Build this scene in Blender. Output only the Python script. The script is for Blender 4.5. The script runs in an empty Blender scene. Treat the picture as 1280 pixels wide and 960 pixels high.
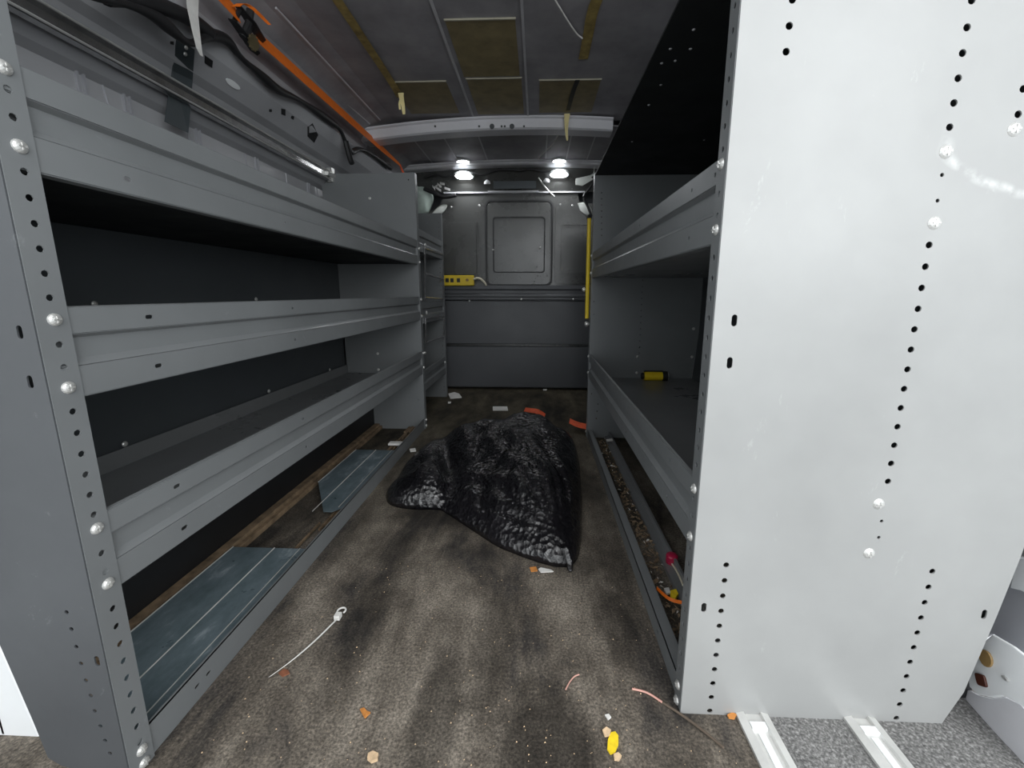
import bpy, bmesh, math, random
from mathutils import Vector, Matrix, noise
from mathutils.geometry import tessellate_polygon
V = Vector; PI = math.pi
rnd = random.Random(7)
col = bpy.context.scene.collection
scn = bpy.context.scene

# ------------------------------------------------------------------ camera model (measured) and pixel -> plane helper
F, PITCH, ROLL, YAW, PX, PY, H = 500., .1767, .0021, -.0363, 653.56, 456.0, .8
def ray(x, y):
    a2 = (x-PX)/F; b2 = (y-PY)/F
    a = a2*math.cos(ROLL)+b2*math.sin(ROLL); b = -a2*math.sin(ROLL)+b2*math.cos(ROLL)
    yy = math.cos(PITCH)-b*math.sin(PITCH); z = -math.sin(PITCH)-b*math.cos(PITCH)
    return V((a*math.cos(YAW)+yy*math.sin(YAW), -a*math.sin(YAW)+yy*math.cos(YAW), z))
def at(x, y, X=None, Y=None, Z=None):
    r = ray(x, y)
    t = X/r.x if X is not None else Y/r.y if Y is not None else (Z-H)/r.z
    return V((0, 0, H))+r*t

# ------------------------------------------------------------------ materials
def new_mat(name):
    m = bpy.data.materials.new(name); m.use_nodes = True
    nt = m.node_tree; b = nt.nodes['Principled BSDF']
    return m, nt, b
def ramp(nt, fac, stops):
    r = nt.nodes.new('ShaderNodeValToRGB')
    e = r.color_ramp.elements
    while len(e) < len(stops): e.new(.5)
    for k, (p, c) in enumerate(stops):
        e[k].position = p; e[k].color = (*c, 1) if len(c) == 3 else c
    nt.links.new(fac, r.inputs[0]); return r.outputs[0]
def noise_node(nt, scale, detail=4, rough=.6, mapscale=(1, 1, 1), dist=0, loc=(0, 0, 0)):
    tc = nt.nodes.new('ShaderNodeTexCoord'); mp = nt.nodes.new('ShaderNodeMapping')
    mp.inputs['Scale'].default_value = mapscale; mp.inputs['Location'].default_value = loc
    nt.links.new(tc.outputs['Object'], mp.inputs[0])
    n = nt.nodes.new('ShaderNodeTexNoise'); n.inputs['Scale'].default_value = scale
    n.inputs['Detail'].default_value = detail; n.inputs['Roughness'].default_value = rough
    n.inputs['Distortion'].default_value = dist
    nt.links.new(mp.outputs[0], n.inputs[0]); return n.outputs[0]
def mixc(nt, fac, a, b, mode='MIX'):
    m = nt.nodes.new('ShaderNodeMix'); m.data_type = 'RGBA'; m.blend_type = mode
    for s, v in ((0, fac), (6, a), (7, b)):
        if hasattr(v, 'is_linked'): nt.links.new(v, m.inputs[s])
        else: m.inputs[s].default_value = v if s == 0 else (*v, 1)
    return m.outputs[2]
def bump(nt, b, h, strength, dist=.002):
    bn = nt.nodes.new('ShaderNodeBump'); bn.inputs['Strength'].default_value = strength
    bn.inputs['Distance'].default_value = dist
    nt.links.new(h, bn.inputs['Height']); nt.links.new(bn.outputs[0], b.inputs['Normal'])
def plain(name, c, rough=.5, metal=0, spec=.5, var=.12, nscale=9, coat=0, bumpy=0, bscale=60):
    m, nt, b = new_mat(name)
    n = noise_node(nt, nscale)
    lo = tuple(x*(1-var) for x in c); hi = tuple(min(1, x*(1+var)) for x in c)
    nt.links.new(ramp(nt, n, [(.3, lo), (.7, hi)]), b.inputs['Base Color'])
    b.inputs['Roughness'].default_value = rough; b.inputs['Metallic'].default_value = metal
    b.inputs['Specular IOR Level'].default_value = spec; b.inputs['Coat Weight'].default_value = coat
    if bumpy: bump(nt, b, noise_node(nt, bscale), bumpy)
    return m
def painted(name, c, rough=.42, scuff=.25, scale=(1, 1, 1), spec=.5, scol=(.55, .57, .58)):
    m, nt, b = new_mat(name)
    n = noise_node(nt, 3, 5)
    base = ramp(nt, n, [(.3, tuple(x*.9 for x in c)), (.7, tuple(x*1.08 for x in c))])
    s = noise_node(nt, 22, 8, .75, scale, dist=.6)
    sf = ramp(nt, s, [(.64, (0, 0, 0)), (.80, (scuff,)*3)])
    nt.links.new(mixc(nt, sf, base, scol), b.inputs['Base Color'])
    r = ramp(nt, noise_node(nt, 5, 6), [(.3, (rough*.85,)*3), (.7, (rough*1.2,)*3)])
    nt.links.new(r, b.inputs['Roughness'])
    b.inputs['Specular IOR Level'].default_value = spec
    bump(nt, b, noise_node(nt, 260, 2), .06, .0006)
    return m
M = {}
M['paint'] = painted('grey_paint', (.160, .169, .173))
M['paint_shade'] = painted('shaded_end_paint', (.060, .064, .069), rough=.5)  # darker copy of the grey, shade on the left near panel put into the colour
M['panel'] = painted('lit_grey_paint', (.30, .304, .30), rough=.36, scuff=.35, scale=(1, 1, .35), scol=(.75, .76, .75))  # brighter copy of the grey, daylight on the right panel put into the colour
nt = M['panel'].node_tree; pb = nt.nodes['Principled BSDF']
old = pb.inputs['Base Color'].links[0].from_socket
tc = nt.nodes.new('ShaderNodeTexCoord'); mp = nt.nodes.new('ShaderNodeMapping'); nt.links.new(tc.outputs['Object'], mp.inputs[0])
mp.inputs['Location'].default_value = (-.715, 0, -1.075); mp.inputs['Scale'].default_value = (1, 0, 1)
nz_ = nt.nodes.new('ShaderNodeTexNoise'); nz_.inputs['Scale'].default_value = 14; nt.links.new(tc.outputs['Object'], nz_.inputs[0])
vm = nt.nodes.new('ShaderNodeVectorMath'); vm.operation = 'LENGTH'; nt.links.new(mp.outputs[0], vm.inputs[0])
ad_ = nt.nodes.new('ShaderNodeMath'); ad_.operation = 'MULTIPLY_ADD'; ad_.inputs[1].default_value = .06; nt.links.new(nz_.outputs[0], ad_.inputs[0]); nt.links.new(vm.outputs['Value'], ad_.inputs[2])
sr = ramp(nt, ad_.outputs[0], [(0, (0, 0, 0)), (.150, (0, 0, 0)), (.160, (1, 1, 1)), (.172, (0, 0, 0)), (1, (0, 0, 0))])
sx_ = nt.nodes.new('ShaderNodeSeparateXYZ'); nt.links.new(mp.outputs[0], sx_.inputs[0])
lw_ = nt.nodes.new('ShaderNodeMapRange'); lw_.inputs[1].default_value = -.03; lw_.inputs[2].default_value = -.09; nt.links.new(sx_.outputs['Z'], lw_.inputs[0])
gn = nt.nodes.new('ShaderNodeTexNoise'); gn.inputs['Scale'].default_value = 60; gn.inputs['Detail'].default_value = 6; nt.links.new(tc.outputs['Object'], gn.inputs[0])
gr = ramp(nt, gn.outputs[0], [(.35, (0, 0, 0)), (.7, (.8, .8, .8))])
f1 = mixc(nt, 1.0, sr, gr, 'MULTIPLY'); m2 = nt.nodes.new('ShaderNodeMath'); m2.operation = 'MULTIPLY'; nt.links.new(f1, m2.inputs[0]); nt.links.new(lw_.outputs[0], m2.inputs[1])
nt.links.new(mixc(nt, m2.outputs[0], old, (.62, .63, .62)), pb.inputs['Base Color'])
M['deck'] = painted('scuffed_deck', (.17, .176, .18), rough=.3, scuff=.6, scale=(1, .25, 1), scol=(.2, .2, .2))
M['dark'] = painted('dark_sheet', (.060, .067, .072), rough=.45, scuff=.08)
M['under_shade'] = painted('shaded_underside', (.020, .022, .023), rough=.6, scuff=.05, spec=.2)  # shade on the shelf undersides put into a near-black colour
M['bulk'] = painted('bulkhead_paint', (.062, .063, .060), rough=.27, scuff=.15, spec=.6)
M['bulk_low'] = painted('bulkhead_lower_paint', (.085, .089, .097), rough=.42, scuff=.2)
M['bodypaint'] = painted('body_primer', (.36, .365, .38), rough=.32, scuff=.15, scol=(.6, .6, .6))
M['wallpaint'] = painted('wall_paint', (.33, .335, .36), rough=.35, scuff=.1)
M['ceiling'] = plain('ceiling_sheet', (.29, .283, .298), .62, var=.25, nscale=5, bumpy=.3)
M['ceil_rib'] = plain('ceiling_rib', (.50, .50, .52), .45)
M['foil'] = plain('damping_foil', (.235, .19, .095), .5, var=.25, nscale=14, bumpy=.2)
M['foil_edge'] = plain('damping_edge', (.33, .31, .24), .6)
M['glue'] = plain('yellow_glue', (.32, .24, .08), .55, var=.4, nscale=30)
M['tape'] = plain('yellow_tape', (.72, .62, .30), .6, var=.2)
M['white'] = plain('white_paint', (.82, .84, .85), .25, var=.03)
M['paper'] = plain('white_paper', (.72, .71, .68), .8, var=.1, nscale=30)
M['bolt'] = plain('zinc_bolt', (.62, .62, .60), .35, .55)
M['chrome'] = plain('steel_track', (.42, .42, .42), .25, .9, var=.2, nscale=30)
M['steel_dark'] = plain('dark_plate', (.045, .055, .06), .4)
M['black'] = plain('black_plastic', (.012, .012, .013), .5, var=.2)
M['orange'] = plain('orange_webbing', (.95, .20, .012), .6, var=.08, nscale=40, bumpy=.3, bscale=200)
M['redorange'] = plain('faded_webbing', (.85, .13, .045), .6, var=.2, nscale=40)
M['brass'] = plain('brassy_metal', (.30, .25, .14), .3, .9)
M['yellow'] = plain('yellow_plastic', (.80, .58, .02), .4, var=.06)
M['amber'] = plain('amber_lens', (.34, .22, .09), .2)
M['redlens'] = plain('red_lens', (.09, .03, .02), .2)
M['cream'] = plain('cream_cord', (.62, .58, .45), .5)
M['galv'] = None
M['alu'] = plain('aluminium_track', (.66, .66, .64), .35, .35, var=.12, nscale=20)
M['pad'] = plain('pale_padding', (.44, .52, .47), .8, var=.12, nscale=20, bumpy=.6, bscale=25)
M['padw'] = plain('white_padding', (.62, .64, .60), .8, var=.1)
M['leaf_o'] = plain('orange_leaf', (.55, .22, .05), .7, var=.3, nscale=80)
M['leaf_t'] = plain('tan_leaf', (.62, .45, .28), .7, var=.3, nscale=80)
M['leaf_y'] = plain('yellow_leaf', (.85, .62, .02), .6, var=.15, nscale=80)
M['rust'] = plain('rusty_leaf', (.22, .08, .04), .8, var=.3, nscale=80)
M['red'] = plain('magenta_cap', (.42, .015, .06), .35)
M['wood'] = plain('dirty_wood', (.20, .14, .085), .85, var=.5, nscale=25)
M['twig'] = plain('twig', (.10, .075, .055), .8)
M['pink'] = plain('pink_wire', (.60, .33, .27), .5)
m, nt, b = new_mat('galvanised'); M['galv'] = m
n = noise_node(nt, 16, 6, .7, (1, .5, 1))
c1 = ramp(nt, n, [(.3, (.10, .14, .155)), (.55, (.17, .22, .245)), (.72, (.42, .48, .52))])
nt.links.new(c1, b.inputs['Base Color']); b.inputs['Metallic'].default_value = .2
nt.links.new(ramp(nt, noise_node(nt, 12), [(.3, (.25,)*3), (.7, (.5,)*3)]), b.inputs['Roughness'])
m, nt, b = new_mat('lamp_glow'); M['lamp'] = m
nt.links.new(ramp(nt, noise_node(nt, 2), [(0, (1, 1, 1)), (1, (.95, .97, 1))]), b.inputs['Emission Color']); b.inputs['Emission Strength'].default_value = 14
# floor: worn rubber mat, dusty brown with dark streaks running along the load bay
m, nt, b = new_mat('floor_mat'); M['floor'] = m
big = noise_node(nt, 2.6, 6, .68, (2.3, .8, 1), dist=.35, loc=(3.1, .4, 0))
mid = noise_node(nt, 9, 8, .7, (1, .7, 1))
fine = noise_node(nt, 190, 3, .7)
cA = ramp(nt, big, [(.36, (.050, .046, .043)), (.47, (.125, .110, .092)), (.62, (.225, .202, .172))])
cB = ramp(nt, mid, [(.32, (.5, .48, .46)), (.7, (1.3, 1.28, 1.25))])
cC = ramp(nt, fine, [(.34, (.45, .45, .45)), (.52, (1, 1, 1)), (.72, (1.9, 1.85, 1.8))])
c = mixc(nt, 1.0, cA, cB, 'MULTIPLY'); c = mixc(nt, 1.0, c, cC, 'MULTIPLY')
tc = nt.nodes.new('ShaderNodeTexCoord'); sp = nt.nodes.new('ShaderNodeSeparateXYZ'); nt.links.new(tc.outputs['Object'], sp.inputs[0])
def mrange(v, a, b_, lo=0, hi=1):
    n = nt.nodes.new('ShaderNodeMapRange'); n.inputs[1].default_value = a; n.inputs[2].default_value = b_
    n.inputs[3].default_value = lo; n.inputs[4].default_value = hi; nt.links.new(v, n.inputs[0]); return n.outputs[0]
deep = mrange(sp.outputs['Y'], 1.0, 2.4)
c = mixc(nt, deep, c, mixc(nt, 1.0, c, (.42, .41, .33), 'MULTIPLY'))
grey = mixc(nt, 1.0, ramp(nt, fine, [(.3, (.06, .06, .06)), (.5, (.17, .168, .165)), (.72, (.42, .42, .41))]), ramp(nt, mid, [(.3, (.75,)*3), (.7, (1.15,)*3)]), 'MULTIPLY')
nz = noise_node(nt, 7, 5, .7)
def stain(c, cx, cy, rx, ry, amt):
    def term(o_, c0, r0):
        a_ = nt.nodes.new('ShaderNodeMath'); a_.operation = 'SUBTRACT'; nt.links.new(o_, a_.inputs[0]); a_.inputs[1].default_value = c0
        d_ = nt.nodes.new('ShaderNodeMath'); d_.operation = 'DIVIDE'; nt.links.new(a_.outputs[0], d_.inputs[0]); d_.inputs[1].default_value = r0
        p_ = nt.nodes.new('ShaderNodeMath'); p_.operation = 'POWER'; nt.links.new(d_.outputs[0], p_.inputs[0]); p_.inputs[1].default_value = 2
        return p_.outputs[0]
    ad = nt.nodes.new('ShaderNodeMath'); ad.operation = 'ADD'; nt.links.new(term(sp.outputs['X'], cx, rx), ad.inputs[0]); nt.links.new(term(sp.outputs['Y'], cy, ry), ad.inputs[1])
    n2 = nt.nodes.new('ShaderNodeMath'); n2.operation = 'MULTIPLY_ADD'; nt.links.new(nz, n2.inputs[0]); n2.inputs[1].default_value = 2.6; nt.links.new(ad.outputs[0], n2.inputs[2])
    f_ = mrange(n2.outputs[0], 1.6, 2.5, amt, 0)
    return mixc(nt, f_, c, mixc(nt, 1.0, c, (.20, .195, .19), 'MULTIPLY'))
for st in ((.02, .56, .10, .16, .85), (-.19, .60, .05, .22, .7), (-.30, 1.33, .22, .10, .7), (.10, 1.08, .10, .06, .5), (-.10, .80, .05, .22, .5), (-.42, .95, .06, .3, .55), (.24, 1.3, .05, .5, .5), (.20, .85, .05, .12, .5)):
    c = stain(c, *st)
side = mrange(sp.outputs['X'], .405, .41)
sy = nt.nodes.new('ShaderNodeMath'); sy.operation = 'MULTIPLY'; nt.links.new(side, sy.inputs[0]); nt.links.new(mrange(sp.outputs['Y'], .72, .74, 1, 0), sy.inputs[1]); side = sy.outputs[0]
c = mixc(nt, side, c, grey)
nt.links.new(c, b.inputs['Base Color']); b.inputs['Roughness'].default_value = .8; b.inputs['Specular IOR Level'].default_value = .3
bump(nt, b, fine, .5, .003)
# bin bag: glossy black film with fine dimples and creases
m, nt, b = new_mat('bag_film'); M['bag'] = m
b.inputs['Base Color'].default_value = (.006, .006, .007, 1); b.inputs['Roughness'].default_value = .13; b.inputs['Specular IOR Level'].default_value = .9
nt.links.new(ramp(nt, noise_node(nt, 6), [(.3, (.004, .004, .005)), (.7, (.010, .009, .011))]), b.inputs['Base Color'])
vo = nt.nodes.new('ShaderNodeTexVoronoi'); vo.inputs['Scale'].default_value = 62; vo.feature = 'F1'
tc = nt.nodes.new('ShaderNodeTexCoord'); nt.links.new(tc.outputs['Object'], vo.inputs['Vector'])
cr = noise_node(nt, 14, 6, .65, (1.6, .6, 1), dist=1.5)
mth = nt.nodes.new('ShaderNodeMath'); mth.operation = 'MULTIPLY_ADD'; mth.inputs[1].default_value = .55
nt.links.new(vo.outputs['Distance'], mth.inputs[0]); nt.links.new(cr, mth.inputs[2])
bump(nt, b, mth.outputs[0], .8, .010)

# ------------------------------------------------------------------ mesh builder
class MB:
    def __init__(s): s.v = []; s.f = []
    def add(s, vs, fs):
        o = len(s.v); s.v += [V(p) for p in vs]; s.f += [tuple(i+o for i in f) for f in fs]; return s
    def box(s, a, b):
        x0, y0, z0 = a; x1, y1, z1 = b
        return s.add([(x, y, z) for x in (x0, x1) for y in (y0, y1) for z in (z0, z1)],
                     [(0, 1, 3, 2), (4, 6, 7, 5), (0, 4, 5, 1), (2, 3, 7, 6), (0, 2, 6, 4), (1, 5, 7, 3)])
    def plate(s, o, u, v, outline, holes=(), t=.002):
        o, u, v = V(o), V(u), V(v); n = u.cross(v).normalized()
        loops = [list(outline)]+[list(h) for h in holes]
        flat = [p for l in loops for p in l]
        tris = tessellate_polygon([[V((p[0], p[1], 0)) for p in l] for l in loops])
        N = len(flat)
        vs = [o+u*p[0]+v*p[1] for p in flat]+[o+u*p[0]+v*p[1]-n*t for p in flat]
        fs = [tuple(q) for q in tris]+[(a+N, c+N, b_+N) for a, b_, c in tris]
        k = 0
        for l in loops:
            m_ = len(l)
            for i in range(m_): fs.append((k+i, k+(i+1) % m_, k+(i+1) % m_+N, k+i+N))
            k += m_
        return s.add(vs, fs)
    def tube(s, pts, r, seg=8, r2=None, caps=True):
        pts = [V(p) for p in pts]; n = len(pts); rings = []
        up = V((0, 0, 1))
        for i, p in enumerate(pts):
            d = (pts[min(i+1, n-1)]-pts[max(i-1, 0)]).normalized()
            a = d.cross(up)
            if a.length < .1: a = d.cross(V((1, 0, 0)))
            a.normalize(); b_ = d.cross(a)
            rr = r if not callable(r) else r(i/(n-1))
            rb = rr if r2 is None else r2
            rings.append([p+a*math.cos(2*PI*k/seg)*rr+b_*math.sin(2*PI*k/seg)*rb for k in range(seg)])
        vs = [q for g in rings for q in g]; fs = []
        for i in range(n-1):
            for k in range(seg): fs.append((i*seg+k, i*seg+(k+1) % seg, (i+1)*seg+(k+1) % seg, (i+1)*seg+k))
        if caps: fs += [tuple(range(seg))[::-1], tuple(range((n-1)*seg, n*seg))]
        return s.add(vs, fs)
    def ribbon(s, pts, wdir, w, t=.0012):
        # flat band along pts, width w along wdir(i) and thickness t
        pts = [V(p) for p in pts]; vs = []; n = len(pts)
        for i, p in enumerate(pts):
            wd = V(wdir(i/(n-1)) if callable(wdir) else wdir).normalized()
            d = (pts[min(i+1, n-1)]-pts[max(i-1, 0)]).normalized(); nn = d.cross(wd).normalized()
            ww = w(i/(n-1)) if callable(w) else w
            vs += [p-wd*ww/2-nn*t/2, p+wd*ww/2-nn*t/2, p+wd*ww/2+nn*t/2, p-wd*ww/2+nn*t/2]
        fs = []
        for i in range(n-1):
            for k in range(4): fs.append((4*i+k, 4*i+(k+1) % 4, 4*i+4+(k+1) % 4, 4*i+4+k))
        fs += [(3, 2, 1, 0), tuple(range(4*n-4, 4*n))]
        return s.add(vs, fs)
    def dome(s, c, n, r, h, seg=12, rings=4):
        c, n = V(c), V(n).normalized(); a = n.orthogonal().normalized(); b_ = n.cross(a)
        vs = []; 
        for j in range(rings):
            th = j/rings*PI/2
            for k in range(seg): vs.append(c+n*h*math.sin(th)+(a*math.cos(2*PI*k/seg)+b_*math.sin(2*PI*k/seg))*r*math.cos(th))
        vs.append(c+n*h); fs = [tuple(range(seg))[::-1]]
        for j in range(rings-1):
            for k in range(seg): fs.append((j*seg+k, j*seg+(k+1) % seg, (j+1)*seg+(k+1) % seg, (j+1)*seg+k))
        for k in range(seg): fs.append(((rings-1)*seg+k, (rings-1)*seg+(k+1) % seg, rings*seg))
        return s.add(vs, fs)
    def profile(s, prof, y0, y1, t=.002, closed=False):
        # open sheet profile of (x, z) points extruded along Y, given thickness
        n = len(prof)
        vs = [(x, y, z) for y in (y0, y1) for x, z in prof]
        fs = [(i, i+1, n+i+1, n+i) for i in range(n-1)]
        if closed: fs.append((n-1, 0, n, 2*n-1))
        return s.add(vs, fs)
    def build(s, name, mat, parent=None, smooth=False, solid=0, bevel=0):
        me = bpy.data.meshes.new(name); me.from_pydata([tuple(p) for p in s.v], [], s.f); me.validate()
        bm = bmesh.new(); bm.from_mesh(me)
        bmesh.ops.recalc_face_normals(bm, faces=bm.faces); bm.to_mesh(me); bm.free()
        me.materials.append(mat if not isinstance(mat, str) else M[mat])
        if smooth:
            for p in me.polygons: p.use_smooth = True
        o = bpy.data.objects.new(name, me); col.objects.link(o)
        if solid: md = o.modifiers.new('s', 'SOLIDIFY'); md.thickness = solid; md.offset = 0
        if bevel: md = o.modifiers.new('b', 'BEVEL'); md.width = bevel; md.segments = 2; md.limit_method = 'ANGLE'
        if parent: o.parent = parent; o.matrix_parent_inverse = Matrix.Translation(-parent.location)
        return o
def circ(x, y, r=.005, seg=10): return [(x+r*math.cos(2*PI*k/seg), y+r*math.sin(2*PI*k/seg)) for k in range(seg)]
def slot(x, y, w, h, seg=6):  # w<h vertical or w>h horizontal
    p = []
    r = min(w, h)/2; dx = max(0, w/2-r); dy = max(0, h/2-r)
    for k in range(seg+1):
        a = (PI*k/seg) if dy or not dx else (-PI/2+PI*k/seg)
        p.append((x+dx+r*math.cos(a), y+dy+r*math.sin(a)))
    for k in range(seg+1):
        a = (PI+PI*k/seg) if dy or not dx else (PI/2+PI*k/seg)
        p.append((x-dx+r*math.cos(a), y-dy+r*math.sin(a)))
    return p
def rrect(x0, y0, x1, y1, r, seg=5):
    p = []
    for cx, cy, a0 in ((x1-r, y1-r, 0), (x0+r, y1-r, PI/2), (x0+r, y0+r, PI), (x1-r, y0+r, 1.5*PI)):
        p += [(cx+r*math.cos(a0+PI/2*k/seg), cy+r*math.sin(a0+PI/2*k/seg)) for k in range(seg+1)]
    return p
def tag(o, label=None, cat=None, group=None, kind=None):
    if label: o['label'] = label
    if cat: o['category'] = cat
    if group: o['group'] = group
    if kind: o['kind'] = kind
    return o
def thing(name, loc, label, cat, group=None):
    o = bpy.data.objects.new(name, None); col.objects.link(o); o.location = loc; o.empty_display_size = .05
    return tag(o, label, cat, group)
def struct(o): o['kind'] = 'structure'; return o

# bolt head: dome with a recessed cross
def bolt_mesh():
    mb = MB(); mb.dome((0, 0, 0), (0, 0, 1), .0085, .005, 14, 4)
    mb.box((-.0045, -.0008, .0042), (.0045, .0008, .0054)); mb.box((-.0008, -.0045, .0042), (.0008, .0045, .0054))
    return mb
bolt0 = None
def bolts(parent, spots, n, name='bolt', sc=1.0):
    """spots: points; n: facing direction. Copies of one bolt head, each a part of the unit."""
    global bolt0
    rot = V(n).to_track_quat('Z', 'Y').to_euler()
    for p in spots:
        if bolt0 is None:
            o = bolt_mesh().build(name, 'bolt', None, smooth=False); bolt0 = o
        else:
            o = bolt0.copy(); col.objects.link(o)
        o.name = name
        o.parent = parent; o.matrix_parent_inverse = Matrix.Translation(-parent.location)
        o.location = p; o.rotation_euler = rot; o.scale = (sc, sc, sc)

# ------------------------------------------------------------------ key dimensions
XL, LYn, LYf = -.666, .508, 2.268
XR, RYn, RYf = .283, .657, 2.165
YB = 3.35
LIP = .1275

# ------------------------------------------------------------------ the shell
# floor
mb = MB(); nx, ny = 2, 2
mb.box((-1.22, .30, -.04), (1.25, 3.5, 0)); struct(mb.build('floor', 'floor'))
# left wall with cove, outer skin; profile in (x,z)
lw = [(-1.205, -.04), (-1.205, .6), (-1.20, 1.36), (-1.175, 1.375), (-1.15, 1.40), (-1.15, 1.455), (-1.13, 1.475), (-1.10, 1.49), (-1.045, 1.545), (-1.02, 1.60), (-1.025, 1.63)]
mb = MB()
for z0, z1 in ((.0, 0),): pass
mb.profile(lw, .30, 3.5)
wl = struct(mb.build('wall_left', 'bodypaint', solid=.004))
mb = MB()
for px, py in ((100, 92), (247, 160), (320, 193), (385, 222), (158, 118)):
    p = at(px, py, X=-1.195)
    mb.box((-1.203, p.y-.012, 1.10), (-1.192, p.y-.006, p.z+.05)); mb.box((-1.203, p.y+.004, 1.10), (-1.192, p.y+.010, p.z+.05))
for k in range(7):
    y = .9+k*.27
    pts = [(-1.197, y+.02*math.sin(a)+(.09 if k % 2 else -.09)*(1-math.cos(a)), 1.36-.25*a/1.5) for a in [j*.15 for j in range(11)]]
    mb.tube(pts, .0025, 6)
struct(mb.build('trim_1', 'wallpaint'))
# right wall
rw = [(.835, -.04), (.87, .30), (.885, .7), (.885, 1.1), (.84, 1.42), (.80, 1.55), (.74, 1.66)]
mb = MB(); mb.profile(rw, .72, 3.5); struct(mb.build('wall_right', 'wallpaint', solid=.004))
# ceiling
cl = [(-1.03, 1.61), (-1.045, 1.68), (-1.01, 1.74), (-.94, 1.78), (-.85, 1.797), (-.4, 1.80), (.3, 1.80), (.5, 1.79), (.66, 1.74), (.745, 1.65)]
mb = MB(); mb.profile(cl, .30, 2.56); mb.profile([(x, z-.03) for x, z in cl], 2.56, 3.5)
struct(mb.build('ceiling', 'ceiling', solid=.006))
# ribs pressed into the roof
mb = MB()
for x, z in ((-.378, 1.799), (-.064, 1.799)):
    mb.box((x-.005, .32, z-.006), (x+.005, 2.5, z+.001)); 
for x in (-.378, .05, -.6, -.8, .2, .35): mb.box((x-.004, 2.56, 1.763), (x+.004, 3.2, 1.769))
for (a, b_) in (((305, 15), (462, 155)), ((345, 10), (475, 150))):
    p, q = at(*a, Z=1.755), at(*b_, Z=1.755)
    mb.tube([p, q], .004, 6)
p, q = at(846, 5, Z=1.79), at(772, 140, Z=1.79); 
mb.box((p.x+.02, .6, 1.775), (p.x+.055, 2.5, 1.785))
struct(mb.build('trim_2', 'ceil_rib'))
# main roof bow
def bow(name, Y0, Y1, ztop, drop, xl, xr, n=28, sag=.05, mat='bodypaint', holes=True):
    mb = MB()
    xs = [xl+(xr-xl)*i/n for i in range(n+1)]
    mid = -.1
    def zc(x): return ztop-sag*abs((x-mid)/(xl-mid))**2
    vs = []; 
    pr = [(Y0-.012, 0.004), (Y0-.012, -.004), (Y0, -.010), (Y0, -drop), (Y0+.012, -drop-.006), (Y1, -drop-.006), (Y1, 0)]
    for x in xs:
        for y, dz in pr: vs.append((x, y, zc(x)+dz))
    m_ = len(pr); fs = [(i*m_+k, i*m_+k+1, (i+1)*m_+k+1, (i+1)*m_+k) for i in range(n) for k in range(m_-1)]
    mb.add(vs, fs)
    o = struct(mb.build(name, mat, solid=.003))
    return o, zc
M['bow'] = painted('bow_paint', (.62, .62, .65), rough=.4)
bw, zc = bow('trim_3', 2.50, 2.60, 1.795, .055, -1.05, .42, sag=.06, mat='bow')
mb = MB()
for px in (615, 640): p = at(px, 158, Y=2.498); mb.tube([(p.x, 2.496, p.z), (p.x, 2.499, p.z)], .014, 14)
for px in (599, 627, 631, 655, 544, 485): p = at(px, 158, Y=2.498); mb.tube([(p.x, 2.495, p.z), (p.x, 2.499, p.z)], .006, 8)
struct(mb.build('trim_4', 'dark'))
mb = MB()
for x0, x1 in ((586, 616), (642, 671), (540, 555)):
    a, b_ = at(x0, 166, Y=2.60), at(x1, 168, Y=2.60); mb.box((a.x, 2.602, a.z-.012), (b_.x, 2.606, a.z+.004))
struct(mb.build('trim_5', 'black'))
bow('trim_6', 3.16, 3.24, 1.765, .02, -1.05, .72, sag=.04, mat='ceil_rib')
# header above the bulkhead
mb = MB(); mb.add([(-1.05, 3.24, 1.735), (.74, 3.24, 1.735), (.74, 3.30, 1.66), (-1.05, 3.30, 1.66), (-.8, YB-.005, 1.585), (.42, YB-.005, 1.585)],
                  [(0, 1, 2, 3), (3, 2, 5, 4)])
struct(mb.build('trim_7', 'bulk', solid=.004))
mb = MB(); a, b_ = at(612, 222, Y=3.29), at(705, 240, Y=3.33)
mb.plate((0, 0, 0), (1, 0, 0), (0, .0, 1), [(-.35, 1.60), (-.02, 1.60), (-.02, 1.655), (-.35, 1.655)], t=.01)
o = mb.build('trim_8', 'steel_dark'); o.location = (0, 3.29, 0); struct(o)
mb = MB(); mb.box((-.75, 3.33, 1.578), (.36, 3.345, 1.588)); mb.box((-.4, 3.325, 1.583), (.0, 3.345, 1.594)); struct(mb.build('trim_9', 'ceil_rib'))
# bulkhead wall (upper sheet with openings at the corners)
def bx(px, py): p = at(px, py, Y=YB); return (p.x, p.z)
outl = [(-1.2, -.02), (.89, -.02), (.89, 1.42), (.40, 1.42), (.335, 1.47), (.30, 1.60), (.28, 1.66), (-.72, 1.66), (-.72, 1.60), (-.76, 1.55), (-.80, 1.47), (-.86, 1.45), (-1.2, 1.45)]
mb = MB(); mb.plate((0, YB, 0), (1, 0, 0), (0, 0, 1), outl, t=.01); mb2 = mb
wb = struct(mb.build('wall_far', 'bulk'))
def frame(mb, x0, z0, x1, z1, r, w, y, t=.006):
    o_ = rrect(x0, z0, x1, z1, r); i_ = rrect(x0+w, z0+w, x1-w, z1-w, max(.005, r-w*.6))
    mb.plate((0, y, 0), (1, 0, 0), (0, 0, 1), o_, [i_], t=t)
mb = MB()
cx0, cz0, cx1, cz1 = -.418, .872, .107, 1.518
mb.plate((0, YB-.016, 0), (1, 0, 0), (0, 0, 1), rrect(cx0+.012, cz0, cx1-.012, cz1-.012, .035), t=.014)
o = mb.build('centre_panel', 'bulk', wb, bevel=.004)
mb = MB(); frame(mb, -.365, .965, .055, 1.40, .025, .009, YB-.024, .007); o2 = mb.build('inner_frame', 'black', wb, bevel=.002)
mb = MB(); frame(mb, cx0-.010, cz0-.01, cx1+.010, cz1+.010, .045, .014, YB-.014, .01); mb.build('door_seal', 'black', wb)
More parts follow.
